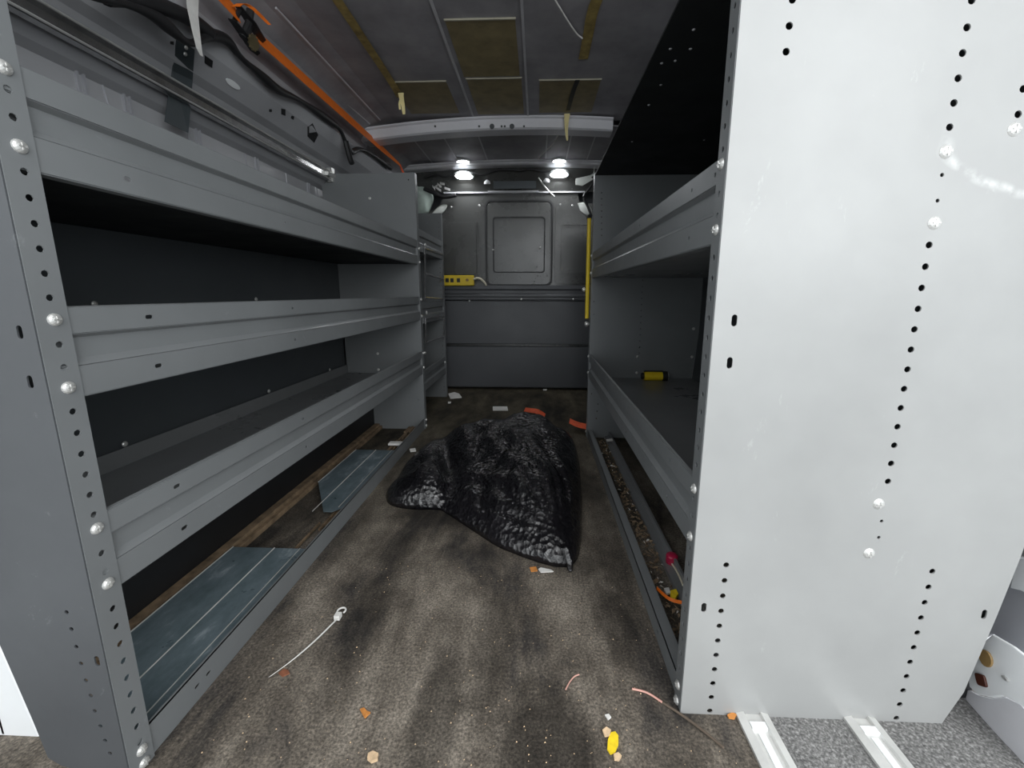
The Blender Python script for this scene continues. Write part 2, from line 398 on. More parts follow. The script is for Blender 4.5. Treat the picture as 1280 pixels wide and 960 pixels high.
mb = MB(); mb.plate((0, YB-.010, 0), (1, 0, 0), (0, 0, 1), rrect(-.82, .95, -.50, 1.36, .03), t=.008)
mb.box((-.497, YB-.02, .90), (-.487, YB, 1.36)); mb.build('side_panel', 'bulk', wb, bevel=.003)
mb = MB(); mb.plate((0, YB-.012, 0), (1, 0, 0), (0, 0, 1), rrect(.135, .88, .60, 1.50, .03), t=.01)
frame(mb, .18, .96, .55, 1.34, .02, .006, YB-.019, .006); mb.build('side_panel', 'bulk', wb, bevel=.003)
mb = MB(); mb.profile([(0, 0)], 0, 0) if 0 else None
# ledge moulding + two lower boards: profile in Y,z extruded along X
def xprof(prof, x0, x1, name, mat, bevel=0):
    mb = MB(); n = len(prof)
    mb.add([(x, y, z) for x in (x0, x1) for y, z in prof], [(i, (i+1) % n, n+(i+1) % n, n+i) for i in range(n)]+[tuple(range(n)), tuple(range(n, 2*n))])
    return mb.build(name, mat, wb, bevel=bevel)
xprof([(YB, .865), (YB-.05, .86), (YB-.055, .835), (YB-.045, .822), (YB-.045, .80), (YB-.055, .79), (YB-.055, .775), (YB-.045, .768), (YB-.045, .752), (YB-.055, .745), (YB, .74)], -1.19, .86, 'ledge', 'bulk_low')
xprof([(YB, .738), (YB-.045, .738), (YB-.045, .385), (YB, .385)], -1.19, .86, 'lower_board', 'bulk_low', .004)
xprof([(YB, .362), (YB-.065, .362), (YB-.065, .02), (YB, .02)], -1.19, .86, 'lower_board', 'bulk_low', .004)
for pts in ([bx(617, 313), bx(675, 310), bx(500+160/4.5, 0)][:2], [bx(565, 260), bx(600, 258), bx(700, 257), bx(715, 258)], [bx(588, 376), bx(652, 374), bx(716, 374)]):
    bolts(wb, [(x, YB-.03 if z > .8 else YB-.052, z) for x, z in pts], (0, -1, 0), sc=1.0)
# small black holes on the centre panel
mb = MB()
for p in [bx(671, 334), bx(672, 345), bx(684, 345), bx(668, 352)]: mb.tube([(p[0], YB-.0175, p[1]), (p[0], YB-.0155, p[1])], .006, 8)
mb.build('screw_hole', 'black', wb)
# rear door frame in white body paint, right side behind the open end: pocket with amber lamps
def yplate(name, pix, Y, mat, t=.02, parent=None, bev=.004):
    pts = [at(x, y, Y=Y) for x, y in pix]
    mb = MB(); mb.plate((0, Y, 0), (1, 0, 0), (0, 0, 1), [(p.x, p.z) for p in pts], t=-t if False else t); return mb.build(name, mat, parent, bevel=bev)

# ------------------------------------------------------------------ shelf lips, trays
def lip_mesh(X, s, y0, y1, zt, slots, h=LIP, face_t=.0018):
    """s=+1: aisle is toward +X (left unit); -1 for the right unit. Pressed front lip with two slotted faces."""
    mb = MB(); Lg = y1-y0
    f = h/.128
    def face(d0, z0, d1, z1, holes):
        o = V((X+s*d0, y0, zt+z0)); w = V((s*(d1-d0), 0, z1-z0)); L = w.length
        mb.plate(o, (0, 1, 0) if s < 0 else (0, 1, 0), w/L, [(0, 0), (Lg, 0), (Lg, L), (0, L)], holes, t=face_t if s > 0 else -face_t)
    top = [slot(y-y0, .019, a, .007) for y, a, r in slots if r == 0]; bot = [slot(y-y0, .021, a, .007) for y, a, r in slots if r == 1]
    face(0, 0, 0, -.036*f, top); face(0, -.036*f, -.010, -.042*f, []); face(-.010, -.042*f, -.010, -.074*f, [])
    face(-.010, -.074*f, 0, -.084*f, []); face(0, -.084*f, 0, -h, bot); face(0, -h, -.015, -h-.001, [])
    face(-.006, .001, 0, 0, [])
    return mb
def deck_mesh(x0, x1, y0, y1, z):
    mb = MB(); mb.box((min(x0, x1), y0, z), (max(x0, x1), y1, z+.002))
    xb = x1; sg = 1 if x0 > x1 else -1
    mb.box((min(xb, xb+sg*.0015), y0, z), (max(xb, xb+sg*.0015), y1, z+.05))
    return mb

# ---------------- left unit
LU = thing('shelf_unit', (-.9, 1.39, 0), 'long grey three-shelf steel unit along the left wall, front upright full of holes', 'shelf unit')
def shelf(U, X, s, y0, y1, zt, xb, slots, lipmat='paint', deckmat='deck', dname='shelf'):
    d = deck_mesh(X-s*.012, xb, y0+.002, y1-.002, zt-LIP+.001).build(dname, deckmat, U)
    lip_mesh(X, s, y0, y1, zt, slots).build('front_lip', lipmat, d, bevel=0)
    return d
yl0, yl1 = LYn+.003, LYf-.002
sl = lambda pts, X: [(at(px, py, X=X).y, w, r) for px, py, w, r in pts]
shelf(LU, XL-.003, 1, yl0, yl1, 1.086, -1.15, sl([(160, 222, .012, 1), (355, 262, .008, 1)], XL), deckmat='under_shade')
shelf(LU, XL-.003, 1, yl0, yl1, .778, -1.11, sl([(187, 394, .014, 0), (366, 383, .008, 0), (200, 462, .014, 1), (370, 427, .008, 1), (478, 404, .008, 1)], XL))
shelf(LU, XL-.003, 1, yl0, yl1, .465, -1.11, sl([(222, 607, .014, 0), (379, 522, .008, 0), (232, 662, .014, 1), (384, 561, .008, 1)], XL))
# near end panel (faces the rear doors) + perforated front flange
lp = [(-XL, 0), (-XL, 1.43), (1.16, 1.43), (1.16, 1.0), (1.12, .6), (.88, .42), (.832, .26), (.81, .12), (.80, .045), (.78, .03)]
lp = [(-x, z) for x, z in lp]
hl = []
for px, py in ((85, 764), (91, 785), (97, 807), (103, 828), (109, 849), (115, 868), (120, 887), (127, 906), (133, 924), (139, 940)):
    p = at(px, py, Y=LYn); hl.append(circ(p.x, p.z, .0035, 8))
for px, py in ((27, 415), (40, 477), (123, 825)): p = at(px, py, Y=LYn); hl.append(slot(p.x, p.z, .008, .018))
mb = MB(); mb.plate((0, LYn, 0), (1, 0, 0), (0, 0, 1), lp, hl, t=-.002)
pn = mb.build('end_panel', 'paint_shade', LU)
zb = [1.075, .984, .763, .667, .448, .354, .036, .010]
def flange(U, X, s, y0, y1, ztop, bz, x_par, step=.0322, z0=.02, r=.0048, name='flange', mat='paint', zs=None):
    mb = MB(); hs = []; z = z0; yc = (y1-y0)*.55
    while z < ztop-.01:
        if all(abs(z-q) > .014 for q in bz): hs.append(circ(yc, z, r, 8))
        z += step
    mb.plate((X, y0, 0), (0, 1, 0), (0, 0, 1), [(0, 0), (y1-y0, 0), (y1-y0, ztop), (0, ztop)], hs, t=.002*s)
    return mb.build(name, mat, x_par, bevel=0), y0+yc
fl, yc = flange(LU, XL+.001, 1, LYn, .547, 1.43, zb, pn)
bolts(LU, [(XL+.001, yc, z) for z in zb], (1, 0, 0), sc=1.05)
# far end panel + flange
rp = [(XL, 0), (XL, 1.436), (-1.18, 1.431), (-1.16, 1.0), (-1.115, .6), (-1.11, 0)]
hl = [circ(-.70, z, .004, 8) for z in (1.40, .30, .18)]+[circ(-.83, .41-.02*k, .003, 6) for k in range(1, 4)]
mb = MB(); mb.plate((0, LYf, 0), (1, 0, 0), (0, 0, 1), rp, hl, t=-.002); pf = mb.build('end_panel', 'paint', LU)
flange(LU, XL+.001, 1, LYf, LYf+.036, 1.436, [1.02], pf, r=.004)
bolts(LU, [(XL+.001, LYf+.02, z) for z in (1.045, .97, .765, .67, .455, .37, .05, .015)], (1, 0, 0), sc=1.0)
ib = [at(462, 248, Y=LYf-.002), at(472, 442, Y=LYf-.002), at(473, 462, Y=LYf-.002)]
bolts(LU, ib, (0, -1, 0), sc=1.0)
# dark back sheet
mb = MB(); mb.box((-1.125, LYn+.01, .05), (-1.121, LYf-.004, .98)); bk = mb.build('back_panel', 'dark', LU); mb = MB(); mb.box((-.975, LYn+.06, .002), (-.971, LYf-.004, .335)); mb.build('dark_void_sheet', 'black', LU)  # lower black sheet is added to stand in for the dark void
# base rail with folded top
def rail(U, X, s, y0, y1, h, w, mat='paint', slots=()):
    mb = MB()
    hs = [slot(y-y0, h*.5, .012, .006) for y in slots]
    mb.plate((X, y0, 0), (0, 1, 0), (0, 0, 1), [(0, .001), (y1-y0, .001), (y1-y0, h), (0, h)], hs, t=.002*s)
    mb.box((min(X, X-s*w), y0, h-.002), (max(X, X-s*w), y1, h)); mb.box((min(X-s*w, X-s*w+s*.002), y0, h-.02), (max(X-s*w, X-s*w+s*.002), y1, h-.002))
    return mb.build('base_rail', mat, U)
rail(LU, XL-.003, 1, yl0, yl1, .062, .006, slots=sl([(248, 854, 0, 0), (262, 838, 0, 0)], XL) and [at(248, 854, X=XL).y, at(262, 838, X=XL).y])
# rear rail and inner angle
mb = MB(); mb.box((-.968, .66, .0), (-.94, yl1, .03)); mb.box((-.938, .66, .0), (-.925, yl1, .018)); mb.build('rear_rail', 'wood', LU)
bolts(LU, [at(118, 380, X=-1.10), at(320, 374, X=-1.10), at(156, 555, X=-1.10), at(336, 489, X=-1.10), at(412, 462, X=-1.10)], (1, 0, 0), sc=.9)

# ---------------- right unit
RU = thing('shelf_unit', (.58, 1.41, 0), 'grey steel shelf unit on the right with broad pale end panel facing the doors', 'shelf unit')
yr0, yr1 = RYn+.003, RYf-.002
shelf(RU, XR+.003, -1, yr0, yr1, 1.008, .86, [(at(864, 235, X=XR).y, .008, 0), (at(893, 217, X=XR).y, .008, 0), (at(799, 280, X=XR).y, .007, 0), (at(860, 301, X=XR).y, .008, 1), (at(793, 325, X=XR).y, .007, 1)])
shelf(RU, XR+.003, -1, yr0, yr1, .471, .86, [(at(837, 571, X=XR).y, .008, 0), (at(785, 508, X=XR).y, .008, 0), (at(833, 622, X=XR).y, .008, 1), (at(782, 542, X=XR).y, .008, 1)])
mb = MB(); mb.box((XR, yr0, 1.386), (.81, yr1+.0, 1.392)); tp = mb.build('top_shelf', 'under_shade', RU)
rpo = [(XR, 0), (.772, 0), (.776, .012), (.798, .07), (.824, .232), (.840, .35), (.862, .6), (.868, 1.05), (.81, 1.40), (XR, 1.40)]
hl = []
for k in range(11): hl.append(circ(.3385+.0003*k, .008+.0314*k, .0052, 10))
for k in range(6): hl.append(circ(.352+.0006*k, 1.141+.0325*k, .0052, 10))
for z in [1.103, 1.071, 1.039]+[.874-.0322*k for k in range(13)]+[1.135, 1.167, 1.2]:
    hl.append(circ(.596, z, .0052, 10))
for z in (.974, .938, .414, .383): hl.append(circ(.597, z, .003, 8))
for k in range(11): hl.append(circ(.687+.0011*k, .008+.0312*k, .0052, 10))
for k in range(8): hl.append(circ(.688, 1.055+.033*k, .0052, 10))
for x, z in ((.315, .758), (.314, .689), (.309, .234), (.802, .237)): hl.append(slot(x, z, .009, .019))
mb = MB(); mb.plate((0, RYn, 0), (1, 0, 0), (0, 0, 1), rpo, hl, t=-.002); pn = mb.build('end_panel', 'panel', RU)
pn['label'] = 'broad pale grey end panel with columns of holes'
zb = [.997, .9, .458, .365, .044, .008]
fl, yc = flange(RU, XR-.001, -1, RYn, .688, 1.40, zb, pn)
bolts(RU, [(XR-.001, yc, z) for z in zb], (-1, 0, 0), sc=1.05)
bolts(RU, [(.597, RYn, 1.006), (.598, RYn, .906), (.587, RYn, .446), (.585, RYn, .352), (.687, RYn, 1.035)], (0, -1, 0), sc=1.25)
hl = []
for px, py in [(752+.0*k, 241+7.6*k) for k in range(8)]: p = at(px, py, Y=RYf); hl.append(circ(p.x, p.z, .0045, 8))
for px, py in [(804-.35*k, 335+7.6*k) for k in range(15)]: p = at(px, py, Y=RYf); hl.append(circ(p.x, p.z, .0045, 8))
for px, py in ((740, 377), (740, 393), (737, 492)): p = at(px, py, Y=RYf); hl.append(circ(p.x+.01, p.z, .004, 8))
for px, py in ((745, 505), (744, 514), (743, 523)): p = at(px, py, Y=RYf); hl.append(circ(p.x+.01, p.z, .004, 8))
mb = MB(); mb.plate((0, RYf, 0), (1, 0, 0), (0, 0, 1), [(x if x > .5 else x, z) for x, z in rpo], hl, t=-.002); pf = mb.build('end_panel', 'paint', RU)
flange(RU, XR-.001, -1, RYf, RYf+.034, 1.40, [1.02], pf, r=.004)
bolts(RU, [(XR-.001, RYf+.018, z) for z in (.995, .905, .46, .37, .03)], (-1, 0, 0), sc=1.0)
bolts(RU, [at(797, 446, Y=RYf-.003), at(796, 466, Y=RYf-.003), at(867, 411, Y=RYf-.003), at(865, 446, Y=RYf-.003)], (0, -1, 0), sc=1.0)
mb = MB(); mb.profile([(.768, .002), (.79, .08), (.826, .24), (.845, .36), (.862, .6), (.862, 1.05), (.815, 1.384)], RYn+.012, yr1)
mb.build('back_panel', 'dark', RU, solid=.002)
rail(RU, XR+.003, -1, yr0, yr1, .048, .026, slots=[at(826, 710, X=XR).y])
mb = MB(); mb.box((.405, yr0, 0), (.412, yr1, .035)); mb.box((.38, yr0, .0), (.405, yr1, .012)); mb.build('rear_rail', 'deck', RU)
# tiny rivets in the underside of the top shelf
for px, py in ((867, 37), (838, 61), (863, 61), (827, 79), (844, 76), (826, 106), (811, 131), (880, 175), (790, 177)):
    p = at(px, py, Z=1.386); mb = MB(); mb.dome((p.x, p.y, 1.386), (0, 0, -1), .004, .002, 8, 2); mb.build('rivet', 'ceil_rib', tp)

# ---------------- small unit beyond the left one
SX = -.705
SU = thing('shelf_unit', (-.92, 2.66, 0), 'narrow grey shelf unit at the far left beside the bulkhead, hung with wire divider frames', 'shelf unit')
ys0, ys1 = LYf+.05, 3.02
mb = MB(); hl = [circ(SX-.02, .05+.0322*k, .004, 6) for k in range(40)]
mb.plate((0, ys1, 0), (1, 0, 0), (0, 0, 1), [(SX, 0), (-1.12, 0), (-1.12, 1.37), (SX, 1.37)], hl, t=-.002); pe = mb.build('end_panel', 'paint', SU)
flange(SU, SX+.001, 1, ys1-.001, ys1+.03, 1.37, [], pe, r=.0035)
zf = lambda py, px=555: at(px, py, X=SX).z
for zt in (zf(303)+.0, zf(376), zf(447)):
    shelf(SU, SX-.003, 1, ys0, ys1-.003, zt, -1.1, [])
mb = MB(); mb.box((-1.11, ys0, .04), (-1.106, ys1, 1.37)); mb.build('back_panel', 'dark', SU)
mb = MB(); mb.plate((0, ys0, 0), (1, 0, 0), (0, 0, 1), [(SX, 0), (-1.12, 0), (-1.12, 1.1), (SX, 1.1)], t=-.002); mb.build('end_panel', 'paint', SU)
def wire_frame(px0, px1, yt0, yt1, yb0, yb1):
    A, B, C, D = at(px0, yt0, X=SX+.006), at(px1, yt1, X=SX+.006), at(px1, yb1, X=SX+.006), at(px0, yb0, X=SX+.006)
    mb = MB(); mb.tube([A, B], .006, 6); mb.tube([B, C], .004, 6); mb.tube([C, D], .007, 6); mb.tube([D, A], .006, 6)
    return mb.build('divider_frame', 'bolt' if 0 else 'chrome', SU)
wire_frame(531, 554, 310, 318, 342, 349)
wire_frame(531, 554, 343, 349, 372, 374)
wire_frame(532, 555, 398, 394, 428, 420)
bolts(SU, [at(531, 306, X=SX+.004), at(533, 391, X=SX+.004), at(531, 441, X=SX+.004), at(556, 453, X=SX+.004)], (1, 0, 0), sc=1.3)
mb = MB()

# ------------------------------------------------------------------ galvanised sheets in the left base
def zsheet(pix, Z, label, creases, dirt=False):
    pts = [at(x, y, Z=Z) for x, y in pix]
    mb = MB(); mb.plate((0, 0, Z), (1, 0, 0), (0, 1, 0), [(p.x, p.y) for p in pts], t=.002)
    o = mb.build('galvanised_sheet', 'galv'); tag(o, label, 'metal sheet', 'galvanised sheets in the left base')
    mb = MB()
    for a, b_ in creases:
        p, q = at(*a, Z=Z+.001), at(*b_, Z=Z+.001); mb.tube([p, q], .0016, 5)
    mb.build('crease', 'alu', o); return o
def xyz_sheet(x0, x1, y0, y1, Z, label, xc, notch=0):
    mb = MB(); mb.plate((0, 0, Z), (1, 0, 0), (0, 1, 0), [(-.76, y0), (x1-.03, y0), (x1, y0+notch), (x1, y1), (x0, y1), (x0, y0+.22)] if notch else [(x0, y0), (x1, y0), (x1, y1), (x0, y1)], t=.002)
    o = mb.build('galvanised_sheet', 'galv'); tag(o, label, 'metal sheet', 'galvanised sheets in the left base')
    mb = MB(); mb.tube([(xc, y0, Z+.0005), (xc, y1, Z+.0005)], .0018, 5)
    mb.tube([(x0, y0+(.22 if notch else 0), Z+.001), (x0, y1, Z+.001)], .0018, 5); mb.tube([(x1-.02, y0+.03, Z+.0005), (x1-.02, y1, Z+.0005)], .0013, 5)
    mb.build('crease', 'alu', o); return o
xyz_sheet(-.93, -.700, LYn+.02, 1.08, .030, 'near galvanised steel sheet lying in the base of the left shelf unit', -.80, .03)
xyz_sheet(-.90, -.700, 1.29, 1.86, .030, 'far galvanised steel sheet lying in the base of the left shelf unit', -.80, .03)
mb = MB()
rr = random.Random(3)
for k in range(26):
    y = 1.0+rr.random()*.9 if k < 18 else 1.85+rr.random()*.35; x = -.715-rr.random()*.045; L = .08+rr.random()*.2
    mb.box((x, y, .004+.0004*k), (x+.004+rr.random()*.006, min(y+L, 2.25), .012+.0004*k))
tag(mb.build('splintered_wood', 'wood'), 'strip of splintered dirty wood under the galvanised sheets, left base', 'wood strip')
p = at(497, 556, Z=.032)
mb = MB(); mb.box((p.x-.045, p.y-.015, .032), (p.x+.035, p.y+.02, .044)); tag(mb.build('foam_block', 'paper', bevel=.003), 'small white foam block lying at the far end of the left base', 'foam block')

# ------------------------------------------------------------------ track rail and brackets, upper left
TX = -1.122
def tp_(px, py, X=TX): return at(px, py, X=X)
TR = thing('ceiling_rail', (TX, 1.4, 1.43), 'long chrome-edged steel rail running above the left shelf unit', 'rail')
mb = MB(); y0, y1 = .45, 2.25
mb.profile([(TX-.012, 1.446), (TX+.006, 1.442), (TX+.008, 1.434), (TX+.002, 1.426), (TX+.002, 1.408), (TX+.010, 1.402), (TX+.006, 1.394), (TX-.012, 1.392)], y0, y1, closed=True)
mb.build('channel', 'chrome', TR)
mb = MB(); mb.tube([(TX+.009, y0, 1.439), (TX+.009, y1, 1.439)], .003, 6); mb.tube([(TX+.011, y0, 1.398), (TX+.011, y1, 1.398)], .003, 6); mb.build('edge_bead', 'bolt', TR)
mb = MB(); mb.box((TX-.012, y1, 1.39), (TX+.015, y1+.03, 1.46)); mb.tube([(TX+.01, y1-.05, 1.42), (TX+.02, y1+.06, 1.425)], .012, 8); mb.build('end_fitting', 'bolt', TR)
# bracket plate behind the rail
pts = [at(219, 45, X=-1.10), at(241, 60, X=-1.10), at(235, 167, X=-1.165), at(207, 155, X=-1.165)]
# cut-outs in the cove: dark pressings and a pale oval
def cove_pt(px, py):
    # nearest point on the cove surface along the ray
    best = None
    r = ray(px, py); o_ = V((0, 0, H))
    for (xa, za), (xb, zb_) in zip(lw[2:], lw[3:]):
        # solve o+r t on segment plane
        nx_, nz_ = (zb_-za), -(xb-xa); den = r.x*nx_+r.z*nz_
        if abs(den) < 1e-9: continue
        t = ((xa)*nx_+(za-H)*nz_)/den
        p = o_+r*t
        s_ = ((p.x-xa)*(xb-xa)+(p.z-za)*(zb_-za))/((xb-xa)**2+(zb_-za)**2)
        if -.001 <= s_ <= 1.001 and t > 0 and (best is None or t < best[0]): best = (t, p, V((-nx_, 0, -nz_)))
    if best is None:
        p = at(px, py, X=-1.08); return p, V((1, 0, -1)).normalized()
    n = best[2].normalized()
    if n.x < 0: n = -n
    return best[1], n
cq = [cove_pt(*q) for q in ((219, 45), (241, 60), (239, 98), (214, 86))]
ca, cb, cc, cd = [p+n*.006 for p, n in cq]; ce = at(235, 166, X=-1.142); cf = at(206, 152, X=-1.142)
mb = MB(); mb.add([ca, cb, cc, cd, ce, cf], [(0, 1, 2, 3), (3, 2, 4, 5)])
br = mb.build('mounting_bracket', 'steel_dark', solid=.003); tag(br, 'dark steel mounting plate bolted behind the rail above the left unit', 'bracket')
bolts(br, [cove_pt(230, 57)[0]+cq[0][1]*.008, cove_pt(229, 65)[0]+cq[0][1]*.008], (1, 0, -.5), sc=.7)
mb = MB()
for q in ([(255, 68), (265, 75), (264, 84), (255, 78)], [(384, 158), (390, 154), (397, 168), (392, 178), (384, 170)], [(351, 135), (356, 136), (356, 144), (351, 142)], [(212, 51), (216, 51), (216, 55), (212, 54)], [(364, 144), (367, 145), (366, 149), (363, 147)], [(336, 136), (339, 136), (339, 139), (336, 139)]):
    vs = []
    for px, py in q: p, n = cove_pt(px, py); vs.append(p+n*.003)
    mb.add(vs, [tuple(range(len(vs)))])
struct(mb.build('trim_10', 'black', solid=.002))
vs = []
for k in range(16):
    a = 2*PI*k/16; p, n = cove_pt(290+10*math.cos(a)*.9+3*math.sin(a)*.3, 104+6*math.sin(a)*.8+5*math.cos(a)); vs.append(p+n*.004)
mb = MB(); mb.add(vs, [tuple(range(16))]); struct(mb.build('trim_11', 'white', solid=.002))
# black wiring loom draped along the top of the cove
HP = [(60, -40), (110, -8), (160, 5), (195, 20), (215, 38), (238, 58), (262, 42), (284, 48), (300, 72), (325, 92), (345, 112), (370, 122), (392, 136), (412, 151), (425, 160), (432, 178), (438, 192), (450, 184), (470, 196), (488, 210)]
pts = []
for i, (px, py) in enumerate(HP): pts.append(at(px, py, X=-1.0))
def smooth(pts, it=2):
    for _ in range(it):
        q = [pts[0]]
        for a, b_ in zip(pts, pts[1:]): q += [a*.75+b_*.25, a*.25+b_*.75]
        q.append(pts[-1]); pts = q
    return pts
hp = smooth(pts)
mb = MB(); mb.tube(hp, lambda t: .013+.004*math.sin(t*40), 8)
wh = thing('wiring_loom', hp[0], 'black taped wiring loom snaking along the top left of the load bay', 'wiring')
mb.build('loom', 'black', wh, smooth=True)
mb = MB(); bpts = smooth([at(432, 176, X=-.99), at(438, 200, X=-.985), at(440, 204, X=-.985)]); mb.tube(bpts, .014, 8); mb.build('connector', 'black', wh)
mb = MB(); mb.tube(smooth([at(130, -5, X=-1.02), at(165, -3, X=-1.01), at(205, 8, X=-1.0), at(240, 24, X=-1.0), at(262, 42, X=-1.0)]), .02, 8); mb.build('loom', 'black', wh, smooth=True)
# pale hanging strip of torn tape at the loom
mb = MB(); mb.ribbon([at(240, -10, X=-.97), at(241, 15, X=-.975), at(245, 40, X=-.98), at(249, 62, X=-.985), at(252, 70, X=-.99)], (0, 1, .1), lambda t: .045*(1-t*.75), .001)
tag(mb.build('torn_tape', 'paper'), 'torn off-white strip of tape hanging from the wiring loom', 'tape')

# ------------------------------------------------------------------ ratchet strap
ST = thing('ratchet_strap', at(315, 52, Z=1.70), 'bright orange ratchet strap stretched along the upper left of the ceiling', 'strap')
a, b_ = at(318, 42, X=-.965), at(500, 206, X=-.965)
w0 = (0, .55, .8)
n_ = 18
mb = MB(); P = [a.lerp(b_, t/n_) for t in range(n_+1)]
mb.ribbon(P, lambda t: (-.35, .2, .9), lambda t: .062 if t < .75 else .062-.036*(t-.75)/.25, .002); mb.build('webbing', 'orange', ST)
a2, b2 = at(252, -30, X=-.95), at(297, 18, X=-.958)
mb = MB(); mb.ribbon([a2, a2.lerp(b2, .5), b2], (-.35, .2, .9), .062, .002); mb.build('webbing', 'orange', ST)
mb = MB(); mb.ribbon(smooth([at(295, 8, X=-.94), at(301, 4, X=-.94), at(310, 6, X=-.94), at(320, 14, X=-.935), at(330, 24, X=-.935), at(337, 31, X=-.93)]), (.3, .7, .4), lambda t: .03*(1-.6*t), .0015); mb.build('loose_tail', 'orange', ST)
r0 = at(296, 20, X=-.955); r1 = at(324, 60, X=-.96)
d = (r1-r0).normalized(); nrm = V((1, 0, -.3)).normalized(); wv = d.cross(nrm).normalized()
mb = MB()
for sgn in (-1, 1):
    o_ = r0+wv*sgn*.026
    mb.plate(o_, d, nrm, [(-.01, -.012), (.10, -.016), (.115, 0), (.10, .02), (.04, .026), (-.01, .012)], t=.003)
mb.tube([r0-wv*.028, r0+wv*.028], .007, 8); mb.tube([r0+d*.045-wv*.03, r0+d*.045+wv*.03], .012, 10)
mb.build('ratchet_body', 'black', ST)
mb = MB(); gc = at(316, 53, X=-.94)
for k in range(16):
    a_ = 2*PI*k/16; mb.box((0, 0, 0), (0, 0, 0)) if 0 else None
gp = [(math.cos(2*PI*k/24)*(.024 if k % 2 else .019), math.sin(2*PI*k/24)*(.024 if k % 2 else .019)) for k in range(24)]
mb.plate(gc, d, wv, gp, t=.006); mb.dome(gc+nrm*0, nrm, .009, .006, 10, 3); mb.build('ratchet_gear', 'brass', ST)
mb = MB(); mb.tube(smooth([b_, b_+V((0, .03, -.02)), b_+V((.01, .05, -.05)), b_+V((.01, .02, -.06))]), .007, 8); mb.build('hook', 'redorange', ST)
mb = MB(); mb.tube([r0+d*.06+wv*.02, r0+d*.03-wv*.06+V((0, 0, -.0))], .011, 8); mb.build('handle', 'black', ST)

# ------------------------------------------------------------------ ceiling patches, glue, tape, wires
CZ = 1.7965
def patch(x0, x1, y0, y1, label, z=CZ):
    mb = MB(); mb.box((x0, y0, z-.003), (x1, y1, z)); o = mb.build('damping_square', 'foil'); tag(o, label, 'damping sheet', 'sound-damping squares on the ceiling')
    mb = MB(); mb.box((x0-.003, y0-.006, z-.006), (x1+.003, y0, z)); mb.build('front_edge', 'foil_edge', o)
patch(-.352, -.092, 1.67, 2.062, 'large brown damping square on the ceiling, centre row, nearest the camera')
patch(-.345, -.086, 2.082, 2.46, 'brown damping square on the ceiling directly behind the large one')
patch(-.72, -.447, 2.10, 2.44, 'brown damping square on the ceiling with torn yellow tape at its left corner')
patch(-.0, .29, 2.107, 2.45, 'brown damping square on the ceiling crossed by a dark line, right side')
def glue(pix, label, w=.018, Z=1.793, mat='glue', name='glue_line', cat='glue line'):
    pts = smooth([at(x, y, Z=Z) for x, y in pix], 2)
    mb = MB(); mb.ribbon(pts, (1, 0, 0), w, .001); return tag(mb.build(name, mat), label, cat)
glue([(418, -5), (435, 20), (458, 55), (480, 88), (495, 112), (500, 122)], 'yellow-brown glue streak running back across the left ceiling to the torn tape', .035, Z=1.788)
glue([(748, -5), (740, 15), (735, 45), (729, 74)], 'yellow-brown glue streak on the right side of the ceiling', .04)
glue([(722, 100), (716, 115), (712, 130), (710, 138)], 'black dashed smear across the right damping square', .022, Z=1.789, mat='black', name='black_smear', cat='smear')
def hang(pix, Y, w, mat, name, label, cat):
    pts = [at(x, y, Y=Y) for x, y in pix]; mb = MB(); mb.ribbon(smooth(pts, 1), (1, 0, 0), w, .0012); return tag(mb.build(name, mat), label, cat)
hang([(501, 116), (502, 124), (504, 133), (505, 143)], 2.14, lambda t: .028-.016*t, 'tape', 'hanging_tape', 'torn yellow tape hanging from the left ceiling before the roof bow', 'tape')
hang([(503, 120), (499, 128), (500, 137)], 2.135, .010, 'tape', 'hanging_tape', 'narrow yellow tape shred beside the left torn tape', 'tape')
hang([(709, 142), (708, 152), (708, 163), (709, 176)], 2.46, lambda t: .034-.026*t, 'tape', 'hanging_tape', 'pointed yellow tape hanging over the roof bow at the right', 'tape')
hang([(428, 14), (433, 15), (440, 19)], 1.66, .012, 'tape', 'hanging_tape', 'small yellow tape scrap on the left ceiling', 'tape')
def wire(pix, Y, label, r=.003, mat='paper', Z=None):
    pts = smooth([at(x, y, Y=Y) if Z is None else at(x, y, Z=Z) for x, y in pix], 2); mb = MB(); mb.tube(pts, r, 6)
    return tag(mb.build('loose_wire', mat, smooth=True), label, 'wire')
wire([(690, -6), (700, 10), (712, 30), (722, 44), (728, 48)], None, 'white loose wire hanging from the ceiling at the top right', .003, Z=1.78)
wire([(698, 168), (696, 172), (690, 182), (680, 190), (673, 198)], None, 'white loose wire behind the roof bow near the pointed tape', .004, Z=1.75)
wire([(673, 222), (680, 232), (686, 239), (693, 246)], 3.26, 'short white wire hanging in front of the bulkhead header', .006)
# cables on header
def cable(pix, Y, label, r=.007):
    pts = smooth([at(x, y, Y=Y) for x, y in pix], 2); mb = MB(); mb.tube(pts, r, 6); return tag(mb.build('header_cable', 'black', smooth=True), label, 'cable')
cable([(600, 219), (610, 217), (620, 212), (640, 212), (650, 214), (660, 211), (668, 212), (678, 215), (690, 214)], 3.22, 'thin black cable along the header between the two ceiling lamps')
cable([(530, 222), (545, 217), (555, 222), (566, 219), (575, 214), (590, 216), (600, 219)], 3.22, 'black cable bunched on the left of the header', .008)
cable([(741, 230), (735, 238), (728, 246), (735, 258), (739, 270)], 3.22, 'black cable drooping at the right end of the header', .010)
cable([(530, 236), (540, 240), (552, 246), (560, 246), (570, 244)], 3.30, 'black cable above the pale padding left of the bulkhead', .016)

